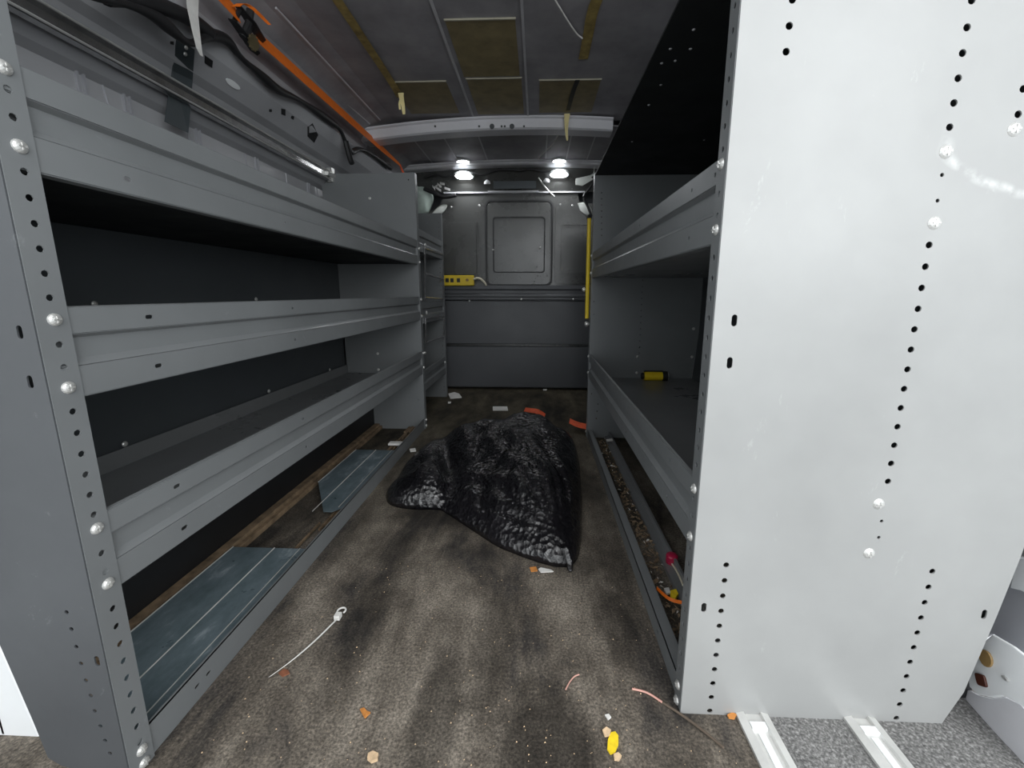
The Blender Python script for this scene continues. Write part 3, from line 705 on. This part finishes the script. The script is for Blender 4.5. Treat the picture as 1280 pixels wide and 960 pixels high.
# lamps
def lamp(c, n, r, name_label, power, lr=None):
    c = V(c); n = V(n).normalized()
    L = thing('ceiling_lamp', c, name_label, 'lamp', None)
    q = n.to_track_quat('Z', 'Y').to_matrix().to_4x4(); q.translation = c
    mb = MB(); mb.tube([(0, 0, -.004), (0, 0, .006)], r*1.15, 20); mb.v = [q @ v for v in mb.v]; mb.build('bezel', 'white', L)
    mb = MB(); mb.dome((0, 0, .006), (0, 0, 1), r, .003, 20, 3); mb.v = [q @ v for v in mb.v]; mb.build('lens', 'lamp', L)
    ld = bpy.data.lights.new('lamp_light', 'AREA'); ld.shape = 'DISK'; ld.size = r*2; ld.energy = power; ld.color = (.92, .96, 1)
    lo = bpy.data.objects.new('lamp_light', ld); col.objects.link(lo); lo.location = c+n*.03; lo.rotation_euler = (-n).to_track_quat('Z', 'Y').to_euler(); lo.parent = L; lo.matrix_parent_inverse = Matrix.Translation(-c)
for px, py, s in ((579, 202, 'left'), (699, 201, 'right')):
    p = at(px, py, Z=1.757); lamp(p, (0, -.02, -1), .046, 'thin bright round ceiling lamp, %s one of the pair nearer the roof bow' % s, .5)
for px, py, s in ((580, 219.5, 'left'), (699, 217.5, 'right')):
    p = at(px, py, Y=3.24); lamp(p, (0, -.12, -.98), .066, 'large glaring round lamp on the header, %s one of the pair' % s, 1.0)
for px, py, lb in ((609, 228, 'left'), (683, 226, 'right')):
    p = at(px, py, Y=3.25); mb = MB(); mb.dome((p.x, p.y, p.z-.012), (0, -.3, 1), .026, .03, 12, 4)
    tag(mb.build('white_clip', 'white', smooth=True), 'small white domed clip under the header, %s of the centre panel' % lb, 'clip')
mb = MB(); p = at(548, 232, Y=3.27)
for k in range(7): 
    q = p+V((rnd.uniform(-.05, .05), 0, rnd.uniform(-.02, .02))); mb.ribbon([q, q+V((rnd.uniform(.02, .05), -.01, rnd.uniform(-.03, .02)))], (0, .2, 1), .018, .003)
tag(mb.build('crumpled_foil', 'alu'), 'crumpled shiny foil scrap tucked in the upper left corner by the bulkhead', 'foil scrap')
mb = MB(); p = at(728, 226, Y=3.2)
mb.plate(p, (1, 0, .15), (0, .1, 1), [(-.05, -.02), (.0, -.035), (.08, .0), (.05, .03), (-.05, .025)], t=.01)
mb.ribbon([at(735, 222, Y=3.19), at(742, 218, Y=3.19), at(743, 208, Y=3.19)], (.3, 0, 1), .02, .004)
tag(mb.build('torn_insulation', 'padw'), 'torn white insulation bright in the upper right corner by the bulkhead', 'insulation')
# pale pads seen through the bulkhead corners
def blob(pix, Y, name, mat, label, cat, th=.03):
    pts = [at(x, y, Y=Y) for x, y in pix]; c = sum(pts, V())/len(pts)
    pts = smooth(pts+[pts[0]], 2)[:-1]; mb = MB(); n = len(pts); vs = []; R = 4
    for j in range(R):
        s_ = 1-(j/R)**2*.98; 
        for p in pts: vs.append(c+(p-c)*(1-(j/R)**1.5)+V((0, -th*math.sin(j/R*PI/2), 0)))
    vs.append(c+V((0, -th, 0))); fs = [tuple(range(n))]
    for j in range(R-1):
        for k in range(n): fs.append((j*n+k, j*n+(k+1) % n, (j+1)*n+(k+1) % n, (j+1)*n+k))
    for k in range(n): fs.append(((R-1)*n+k, (R-1)*n+(k+1) % n, R*n))
    mb.add(vs, fs); return tag(mb.build(name, mat, smooth=True), label, cat)
blob([(518, 232), (530, 230), (540, 240), (543, 250), (538, 262), (535, 269), (518, 270)], 3.34, 'pale_padding', 'pad', 'pale green-white bulging padding behind the far left shelf unit', 'padding', .05)
blob([(538, 269), (548, 257), (560, 254), (558, 262), (551, 269)], 3.335, 'pale_padding', 'padw', 'small cream diamond of padding in the bulkhead upper left corner', 'padding', .012)
blob([(722, 254), (733, 252), (741, 262), (740, 272), (726, 267)], 3.335, 'pale_padding', 'padw', 'small cream patch of padding in the bulkhead upper right corner', 'padding', .012)

# ------------------------------------------------------------------ power strip on the bulkhead ledge
p0 = at(553, 357, Y=3.26); p1 = at(592, 344, Y=3.26)
PS = thing('power_strip', (p0.x, 3.27, p0.z), 'yellow power strip with black outlets mounted on the bulkhead at left', 'power strip')
mb = MB(); mb.box((p0.x-.02, 3.262, p0.z), (p1.x, 3.30, p1.z)); mb.build('housing', 'yellow', PS, bevel=.006)
for px in (559, 565, 573): q = at(px, 350, Y=3.26); mb = MB(); mb.box((q.x-.013, 3.258, q.z-.018), (q.x+.013, 3.263, q.z+.014)); mb.build('outlet', 'black', PS)
q = at(584, 350, Y=3.26); mb = MB(); mb.tube([(q.x, 3.256, q.z), (q.x, 3.263, q.z)], .012, 10); mb.build('switch', 'amber', PS)
mb = MB(); mb.tube(smooth([at(592, 349, Y=3.27), at(598, 347, Y=3.27), at(604, 351, Y=3.27), at(608, 357, Y=3.28)]), .009, 8); mb.build('cord', 'cream', PS, smooth=True)

# yellow bar strapped at the far edge of the right unit
YX = XR-.012
ybar = thing('yellow_bar', (YX, 2.23, .65), 'slim yellow bar upright against the far edge of the right shelf unit', 'bar')
a, b_ = at(736.5, 273, Y=2.235), at(733.5, 398, Y=2.235)
mb = MB(); mb.tube([a, b_], .0105, 10); mb.build('bar', 'yellow', ybar, smooth=False)
mb = MB(); mb.dome(a, (0, 0, 1), .016, .02, 10, 3); mb.build('end_cap', 'black', ybar)
mb = MB(); mb.dome(b_-V((0, .01, .03)), (0, -1, 0), .014, .01, 10, 3); mb.build('stud', 'bolt', ybar); mb = MB(); q = at(730, 362, Y=2.235); mb.dome(q, (0, -1, 0), .012, .01, 10, 3); mb.build('stud', 'bolt', ybar)

# yellow tool roll on the right shelf
zt = .471-LIP+.003
q0 = at(806, 476, Z=zt+.0); q1 = at(832, 477, Z=zt)
TL = thing('torch', (q0.x, q0.y, zt), 'small yellow and black cylindrical torch lying on the middle shelf of the right unit', 'torch')
r = .024; yy = q0.y+.01
mb = MB(); mb.tube([(q0.x-.004, yy, zt+r), (q1.x-.012, yy, zt+r)], r, 14); mb.build('barrel', 'yellow', TL)
mb = MB(); mb.tube([(q1.x-.014, yy, zt+r), (q1.x+.012, yy, zt+r)], r*1.12, 14); mb.build('end_cap', 'black', TL); mb = MB(); mb.tube([(q0.x-.004, yy-.0, zt+2*r), (q1.x-.01, yy, zt+2*r)], .006, 8); mb.build('stripe', 'black', TL); mb = MB(); mb.tube([(q0.x-.016, yy, zt+r), (q0.x-.004, yy, zt+r)], r*.7, 12); mb.build('end_cap', 'black', TL)
mb = MB(); mb.tube([(q1.x+.012, yy, zt+r), (q1.x+.018, yy, zt+r)], r*.85, 14); mb.build('lens', 'paper', TL)

# ------------------------------------------------------------------ bin bag
FOOT = [(-.565, 1.39), (-.47, 1.36), (-.36, 1.37), (-.25, 1.27), (-.12, 1.15), (0, 1.085), (.085, 1.055), (.125, 1.08), (.15, 1.2), (.18, 1.45), (.20, 1.72), (.20, 1.93), (.12, 2.03), (-.1, 2.08), (-.3, 2.08), (-.48, 2.0), (-.58, 1.90), (-.615, 1.75), (-.60, 1.6), (-.61, 1.48)]
bc = V((-.12, 1.55))
def footR(th):
    d = V((math.cos(th), math.sin(th))); best = 0
    n = len(FOOT)
    for i in range(n):
        a = V(FOOT[i])-bc; b_ = V(FOOT[(i+1) % n])-bc; e = b_-a
        den = d.x*e.y-d.y*e.x
        if abs(den) < 1e-9: continue
        t = (a.x*e.y-a.y*e.x)/den; u = (a.x*d.y-a.y*d.x)/den
        if t > 0 and -1e-6 <= u <= 1+1e-6: best = max(best, t)
    return best
NT, NR = 220, 90
vs = []; fs = []
def g(x, y, cx, cy, sx, sy, rot=0):
    dx, dy = x-cx, y-cy; c_, s_ = math.cos(rot), math.sin(rot); u = dx*c_+dy*s_; v = -dx*s_+dy*c_
    return math.exp(-(u/sx)**2-(v/sy)**2)
for j in range(NR+1):
    rr_ = j/NR
    for i in range(NT):
        th = 2*PI*i/NT; R = footR(th)
        # smooth radius a little
        R = (R+footR(th+.05)+footR(th-.05))/3
        p = bc+V((math.cos(th), math.sin(th)))*R*rr_
        x, y = p
        Hh = .075+.145*g(x, y, -.04, 1.88, .32, .38)+.07*g(x, y, .03, 1.38, .14, .28, .25)+.035*g(x, y, -.45, 1.5, .10, .12)+.055*g(x, y, -.42, 1.93, .17, .16)
        Hh -= .075*g(x, y, -.38, 1.62, .045, .30, .25)          # valley between body and left lobe
        q = V((x*1.5, y*.8, 0))
        w = noise.fractal(V((x*5, y*3, 1.3)), 1.0, 2.0, 2)*.030
        ang = math.atan2(y-1.1, x-.1)
        w += .007*math.sin(ang*34+5*noise.noise(V((x*4, y*4, 0))))*min(1, (V((x-.1, y-1.08))).length/.25)*g(x, y, 0, 1.35, .3, .45)
        w += abs(noise.noise(V((x*9+y*3, y*5-x*3, 4.))))*.030+abs(noise.noise(V((x*17-y*5, y*9, 9.))))*.012
        edge = (1-rr_**(3.2+3*max(0, math.sin(th))))**.5
        z = max(.002, (Hh+w)*edge)
        k = 1+.02*noise.noise(V((x*18, y*18, 7)))
        vs.append((x, y, z))
for j in range(NR):
    for i in range(NT):
        fs.append((j*NT+i, j*NT+(i+1) % NT, (j+1)*NT+(i+1) % NT, (j+1)*NT+i))
vs_b = len(vs); fs.append(tuple(range(NR*NT, (NR+1)*NT))[::-1])
mb = MB(); mb.add(vs[:], fs); bag = mb.build('bin_bag', 'bag', smooth=True)
tag(bag, 'large crumpled shiny black plastic bag lying on the floor mat', 'plastic bag')
# knotted corner at the front
mb = MB(); mb.tube(smooth([V((.09, 1.08, .05)), V((.10, 1.055, .03)), V((.102, 1.045, .004))], 2), lambda t: .018-.012*t, 8); mb.build('corner_twist', 'bag', bag, smooth=True)

# red-orange strap behind the bag
def fstrap(pix, label, w=.05):
    pts = smooth([at(x, y, Z=z) for x, y, z in pix], 2); mb = MB(); mb.ribbon(pts, (.15, 1, .1), w, .003); return tag(mb.build('floor_strap', 'redorange'), label, 'strap')
fstrap([(656, 512, .03), (664, 513, .055), (672, 514, .06), (681, 520, .03)], 'short end of faded red-orange strap showing behind the top of the black bag', .07)
fstrap([(712, 526, .05), (722, 531, .04), (733, 533, .03), (746, 537, .012)], 'faded red-orange strap end between the black bag and the right unit', .07)

# ------------------------------------------------------------------ floor bits
def scrap(pix, Z, name, mat, label, cat, t=.003):
    pts = [at(x, y, Z=Z) for x, y in pix]; mb = MB(); mb.plate((0, 0, Z), (1, 0, 0), (0, 1, 0), [(p.x, p.y) for p in pts], t=t); return tag(mb.build(name, mat), label, cat)
scrap([(560, 492), (568, 490), (574, 492), (577, 496), (563, 497)], .012, 'paper_scrap', 'paper', 'crumpled white paper scrap on the floor at the far left corner', 'paper', .01)
scrap([(616, 508), (634, 508), (635, 512), (616, 512)], .01, 'paper_scrap', 'paper', 'white rectangular paper strip on the floor behind the black bag', 'paper', .008)
scrap([(560, 502), (564, 502), (563, 504), (560, 504)], .006, 'paper_scrap', 'paper', 'tiny white crumb on the far floor beside the paper scrap', 'paper')
scrap([(679, 486), (684, 486), (683, 488), (679, 488)], .006, 'paper_scrap', 'paper', 'tiny white speck at the foot of the bulkhead', 'paper')
scrap([(673, 711), (676, 709), (689, 712), (692, 714), (676, 715)], .006, 'paper_scrap', 'paper', 'small white scrap on the floor against the front of the black bag', 'paper')
scrap([(512, 561), (519, 560), (520, 563), (513, 564)], .012, 'paper_scrap', 'paper', 'small white crumb on the floor left of the black bag', 'paper', .006)
scrap([(662, 709), (670, 708), (672, 713), (664, 714)], .004, 'dry_leaf', 'leaf_o', 'tiny orange leaf fragment beside the white scrap at the bag', 'leaf')
scrap([(450, 886), (455, 884), (458, 888), (463, 890), (459, 894), (456, 897), (453, 892)], .006, 'dry_leaf', 'leaf_o', 'small orange dry leaf crumb on the floor mat, lower left', 'leaf')
scrap([(460, 941), (466, 938), (473, 941), (472, 948), (464, 951), (459, 947)], .008, 'wood_chip', 'leaf_t', 'pale tan chip on the floor mat at the bottom edge', 'wood chip', .006)
scrap([(764, 915), (769, 914), (773, 919), (773, 930), (769, 940), (763, 942), (759, 936), (760, 924)], .005, 'dry_leaf', 'leaf_y', 'bright yellow oval leaf on the floor mat', 'leaf')
scrap([(767, 942), (773, 940), (777, 944), (774, 949), (768, 948)], .006, 'wood_chip', 'leaf_t', 'small tan chip touching the yellow leaf', 'wood chip', .005)
scrap([(753, 912), (758, 908), (764, 912), (762, 919), (756, 920)], .006, 'dry_leaf', 'leaf_t', 'shrivelled pinkish leaf bit above the yellow leaf', 'leaf')
scrap([(756, 893), (761, 892), (764, 896), (760, 899)], .005, 'paper_scrap', 'paper', 'white crumb on the mat above the yellow leaf', 'paper')
scrap([(348, 841), (354, 836), (360, 837), (362, 841), (353, 845)], .003, 'dry_leaf', 'rust', 'rusty brown leaf flake under the tail of the white cable tie', 'leaf')
scrap([(909, 893), (916, 890), (921, 893), (918, 898), (911, 897)], .006, 'dry_leaf', 'leaf_o', 'orange leaf bit at the foot of the pale end panel', 'leaf')
# cable tie
ct = thing('cable_tie', at(425, 768, Z=.005), 'long white plastic cable tie lying on the floor mat', 'cable tie')
mb = MB(); mb.ribbon(smooth([at(337, 846, Z=.004), at(365, 826, Z=.008), (at(395, 800, Z=.01)), at(421, 774, Z=.01)], 2), (.7, .7, 0), .006, .002); mb.build('tail', 'paper', ct)
mb = MB(); c0 = at(422, 768, Z=.014); mb.box((c0.x-.006, c0.y-.008, .004), (c0.x+.008, c0.y+.006, .016)); 
mb.tube([c0+V((.004+.010*math.sin(a), .012+.010*math.cos(a), 0)) for a in [k*.5-1.8 for k in range(9)]], .0022, 6); mb.build('head', 'paper', ct)
# wires and twig
wire([(790, 861), (805, 864), (815, 869), (828, 878)], None, 'pinkish thin wire on the mat near the foot of the right unit', .0022, 'pink', Z=.004)
tw = wire([(828, 878), (850, 892), (875, 910), (905, 935)], None, 'thin dark twig on the mat continuing from the pinkish wire', .0025, 'twig', Z=.004); tw.name = 'twig'; tw['category'] = 'twig'
wire([(707, 862), (712, 852), (718, 845), (724, 843)], None, 'tiny curved pale wire on the dark part of the mat', .0015, 'pink', Z=.004)
# crumbs
mb = MB(); rr = random.Random(11)
for k in range(420):
    x = rr.uniform(-.62, .38); y = .55+rr.random()**1.5*1.6
    s_ = rr.uniform(.0006, .0016)
    if bc.x-.5 < x < .2 and 1.1 < y < 2.0: continue
    mb.add([(x-s_, y-s_, .001), (x+s_, y-s_*.5, .001), (x, y+s_, .001), (x, y, .001+s_*1.3)], [(0, 1, 3), (1, 2, 3), (2, 0, 3), (0, 2, 1)])
tag(mb.build('floor_crumbs', 'leaf_t'), 'fine pale crumbs and grit scattered over the floor mat', 'grit', kind='stuff')
# trough litter in right base
M['husk'] = plain('brown_litter', (.26, .19, .12), .85, var=.5, nscale=60)
mats_l = ['husk', 'wood', 'paper']
for mi, mn in enumerate(mats_l):
    mb = MB()
    for k in range(150 if mi < 2 else 40):
        y = rr.uniform(.75, 2.1); x = rr.gauss(.352, .016); x = max(.318, min(.375, x)); s_ = rr.uniform(.004, .011)*(1 if mi < 2 else .7)
        a = rr.uniform(0, PI); z = .003+rr.random()*.01
        mb.add([(x-s_*math.cos(a), y-s_*math.sin(a), z), (x+s_*.4, y-s_*.3, z+.002), (x+s_*math.cos(a), y+s_*math.sin(a), z+.003), (x-s_*.3, y+s_*.4, z+.004)], [(0, 1, 2, 3)])
    if mi == 0: lit = mb.build('trough_litter', mn, solid=.001); tag(lit, 'mixed leaf and plastic litter filling the trough of the right base', 'litter', kind='stuff')
    else: o = mb.build('litter_flakes', mn, lit, solid=.001); o['kind'] = 'stuff'
p = at(840, 696, Z=.03); mb = MB(); mb.tube([(p.x, p.y, .002), (p.x, p.y, .034)], .017, 16); mb.dome((p.x, p.y, .034), (0, 0, 1), .017, .006, 16, 3)
tag(mb.build('bottle_cap', 'red', smooth=False), 'magenta-red plastic cap in the trough of the right base', 'cap')
mb = MB(); mb.ribbon(smooth([at(821, 735, Z=.03), at(828, 742, Z=.03), at(838, 750, Z=.032), at(852, 753, Z=.03)], 2), (.2, .5, .9), .008, .002)
tag(mb.build('orange_strip', 'orange'), 'thin curved orange plastic strip in the right base trough', 'plastic strip')
scrap([(838, 738), (845, 736), (848, 742), (844, 748), (838, 745)], .02, 'dry_leaf', 'leaf_y', 'curled yellow leaf behind the orange strip in the right base', 'leaf', .008)
scrap([(830, 735), (836, 734), (838, 740), (833, 742)], .02, 'paper_scrap', 'paper', 'white scrap between the orange strip and the yellow leaf', 'paper', .006)
wire([(840, 705), (845, 712), (850, 722), (854, 732)], None, 'clear plastic sliver beside the magenta cap', .003, 'cream', Z=.02)
p = at(762, 551, Z=.03); mb = MB(); mb.tube([(p.x-.015, p.y, .03), (p.x+.015, p.y+.01, .032)], .008, 8); tag(mb.build('foil_scrap', 'paper'), 'small white rolled scrap at the far end of the right base', 'paper')

# aluminium floor tracks under the right unit
def track(pixn, label):
    x0, x1 = pixn; mb = MB()
    prof = [(x0, 0), (x0, .006), (x0+.014, .010), (x0+.016, .004), (x1-.016, .004), (x1-.014, .010), (x1, .006), (x1, 0)]
    T = thing('floor_track', ((x0+x1)/2, .5, 0), label, 'floor track', 'aluminium floor tracks')
    n = len(prof); mb.add([(x, y, z) for y in (.30, .95) for x, z in prof], [(i, i+1, n+i+1, n+i) for i in range(n-1)]+[tuple(range(n)), tuple(range(n, 2*n))]); mb.build('channel', 'alu', T)
    mb = MB(); xm = (x0+x1)/2; mb.box((xm-.014, .625, .004), (xm+.014, .637, .010)); mb.box((xm-.006, .30, .004), (xm+.006, .62, .006)); mb.build('insert', 'white', T)
track((.388, .448), 'aluminium floor track emerging under the pale end panel, nearer the aisle')
track((.590, .648), 'aluminium floor track emerging under the pale end panel, nearer the body side')

# ------------------------------------------------------------------ body at the rear doorway
# right: white step frame with amber and red lenses, grey inner body side
Yp = .672
FA, FB = at(1204, 872, Z=0), at(1268, 940, Z=0)
fd = (FB-FA).normalized(); fn = V((fd.y, -fd.x, 0)); 
if fn.x > 0: fn = -fn
def fplane(pix, off, name, mat, t=.006, bev=.002):
    """sheet standing on the line FA-FB at the doorway side, pushed out by off"""
    pts = []
    for x, y in pix:
        r = ray(x, y); o_ = FA+fn*off; tt = (o_-V((0, 0, H))).dot(fn)/r.dot(fn); p = V((0, 0, H))+r*tt
        pts.append(((p-o_).dot(fd), p.z))
    o_ = FA+fn*off; o_.z = 0
    mb = MB(); mb.plate(o_, fd, (0, 0, 1), pts, t=t); return mb.build(name, mat, bevel=bev)
struct(fplane([(1211, 858), (1209, 838), (1218, 812), (1240, 793), (1266, 808), (1300, 835), (1300, 905), (1275, 880), (1255, 870), (1240, 872), (1222, 868)], .006, 'trim_12', 'white'))
struct(fplane([(1209, 862), (1222, 869), (1240, 873), (1255, 871), (1275, 881), (1300, 906), (1300, 985), (1268, 945), (1206, 874)], .002, 'trim_13', 'bow'))
struct(fplane([(1225, 800), (1260, 720), (1300, 690), (1300, 834), (1266, 807), (1240, 792)], -.03, 'trim_18', 'wallpaint'))
struct(fplane([(1262, 735), (1272, 690), (1300, 640), (1300, 760), (1282, 742), (1275, 738)], -.02, 'trim_14', 'white'))
def lens(cx, cy, rx, ry, mat, name, label, cat, sq=0):
    pix = []
    for k in range(16):
        a_ = 2*PI*k/16; c_, s_ = math.cos(a_), math.sin(a_)
        if sq: c_ = math.copysign(abs(c_)**.4, c_); s_ = math.copysign(abs(s_)**.4, s_)
        pix.append((cx+rx*c_+2*s_, cy+ry*s_+2*c_))
    return tag(fplane(pix, .010, name, mat, .004, .001), label, cat)
lens(1231, 823, 8, 11, 'amber', 'reflector', 'oval amber lens in the white body corner at lower right', 'lens')
lens(1225, 850, 6, 8, 'redlens', 'reflector', 'dark red square lens below the amber one at lower right', 'lens', 1)
lens(1255, 848, 3.5, 3.5, 'bolt', 'body_screw', 'round metal screw in the white body corner at lower right', 'screw')
q = at(1205, 862, Y=Yp+.03); mb = MB(); mb.box((q.x-.012, Yp+.03, q.z-.02), (q.x+.015, Yp+.05, q.z+.02)); struct(mb.build('trim_15', 'black'))
# left: white open door edge and dark sill shoe below the left panel
o = yplate('trim_17', [(-60, 760), (-10, 795), (2, 812), (60, 945), (30, 965), (-60, 990)], LYn+.06, 'white', .02); struct(o)
# outside: ground, left rear door slab added out of view to block light
mb = MB(); mb.box((-6, -6, -.62), (6, .28, -.60)); struct(mb.build('ground', plain('asphalt', (.30, .30, .30), .9, var=.3, nscale=40, bumpy=.4)))
mb = MB(); mb.box((-1.24, -.55, -.15), (-1.20, .28, 1.75)); struct(mb.build('door_1', 'white', bevel=.01))
# outer skins so no daylight leaks in
mb = MB(); mb.box((-1.25, .28, -.1), (-1.21, 3.6, 1.9)); struct(mb.build('wall_left_outer', 'white'))
mb = MB(); mb.box((.92, .78, -.1), (.96, 3.6, 1.9)); mb.box((1.25, .28, -.1), (1.29, .78, 1.9)); mb.box((.885, .74, -.1), (1.29, .78, 1.9)); struct(mb.build('wall_right_outer', 'white'))
mb = MB(); mb.box((-1.25, .28, 1.84), (1.29, 3.6, 1.88)); struct(mb.build('roof', 'white'))
mb = MB(); mb.box((-1.25, 3.56, -.1), (.96, 3.6, 1.9)); struct(mb.build('wall_far_outer', 'dark'))

# ------------------------------------------------------------------ light
w = bpy.data.worlds.new('sky'); scn.world = w; w.use_nodes = True
nt = w.node_tree; bg = nt.nodes['Background']
tc = nt.nodes.new('ShaderNodeTexCoord'); sp = nt.nodes.new('ShaderNodeSeparateXYZ'); nt.links.new(tc.outputs['Generated'], sp.inputs[0])
rp_ = nt.nodes.new('ShaderNodeValToRGB'); nt.links.new(sp.outputs['Z'], rp_.inputs[0])
rp_.color_ramp.elements[0].position = 0; rp_.color_ramp.elements[0].color = (.80, .86, .90, 1)
rp_.color_ramp.elements[1].position = .9; rp_.color_ramp.elements[1].color = (1, 1, 1, 1)
nt.links.new(rp_.outputs[0], bg.inputs[0]); bg.inputs[1].default_value = 2.05
# unseen soft area light added behind the camera to boost the daylight
ld = bpy.data.lights.new('daylight_fill', 'AREA'); ld.shape = 'RECTANGLE'; ld.size = 2.4; ld.size_y = 1.8; ld.energy = 60; ld.color = (.97, .99, 1)
lo = bpy.data.objects.new('daylight_fill', ld); col.objects.link(lo); lo.location = (1.1, -1.5, 1.7)
lo.rotation_euler = (V((1.1, -1.5, 1.7))-V((-.4, 1.4, .5))).to_track_quat('Z', 'Y').to_euler()

# ------------------------------------------------------------------ camera
cd = bpy.data.cameras.new('camera'); cam = bpy.data.objects.new('camera', cd); col.objects.link(cam)
cd.sensor_fit = 'HORIZONTAL'; cd.sensor_width = 36; cd.lens = F/1280*36; cd.clip_start = .01
cd.shift_x = (640-PX)/1280; cd.shift_y = (PY-480)/1280
fwd = V((math.cos(PITCH)*math.sin(YAW), math.cos(PITCH)*math.cos(YAW), -math.sin(PITCH)))
rt0 = V((math.cos(YAW), -math.sin(YAW), 0)); up0 = rt0.cross(fwd)
def px_dir(x, y): return ray(x, y).normalized()
rt = (ray(PX+100, PY)-ray(PX, PY)).normalized(); up = (ray(PX, PY-100)-ray(PX, PY)).normalized()
cam.matrix_world = Matrix(((rt.x, up.x, -fwd.x, 0), (rt.y, up.y, -fwd.y, 0), (rt.z, up.z, -fwd.z, H), (0, 0, 0, 1)))
scn.camera = cam
scn.view_settings.view_transform = 'Standard'; scn.view_settings.look = 'None'; scn.view_settings.exposure = 0
scn.cycles.max_bounces = 10; scn.cycles.diffuse_bounces = 6
scn.cycles.use_denoising = True
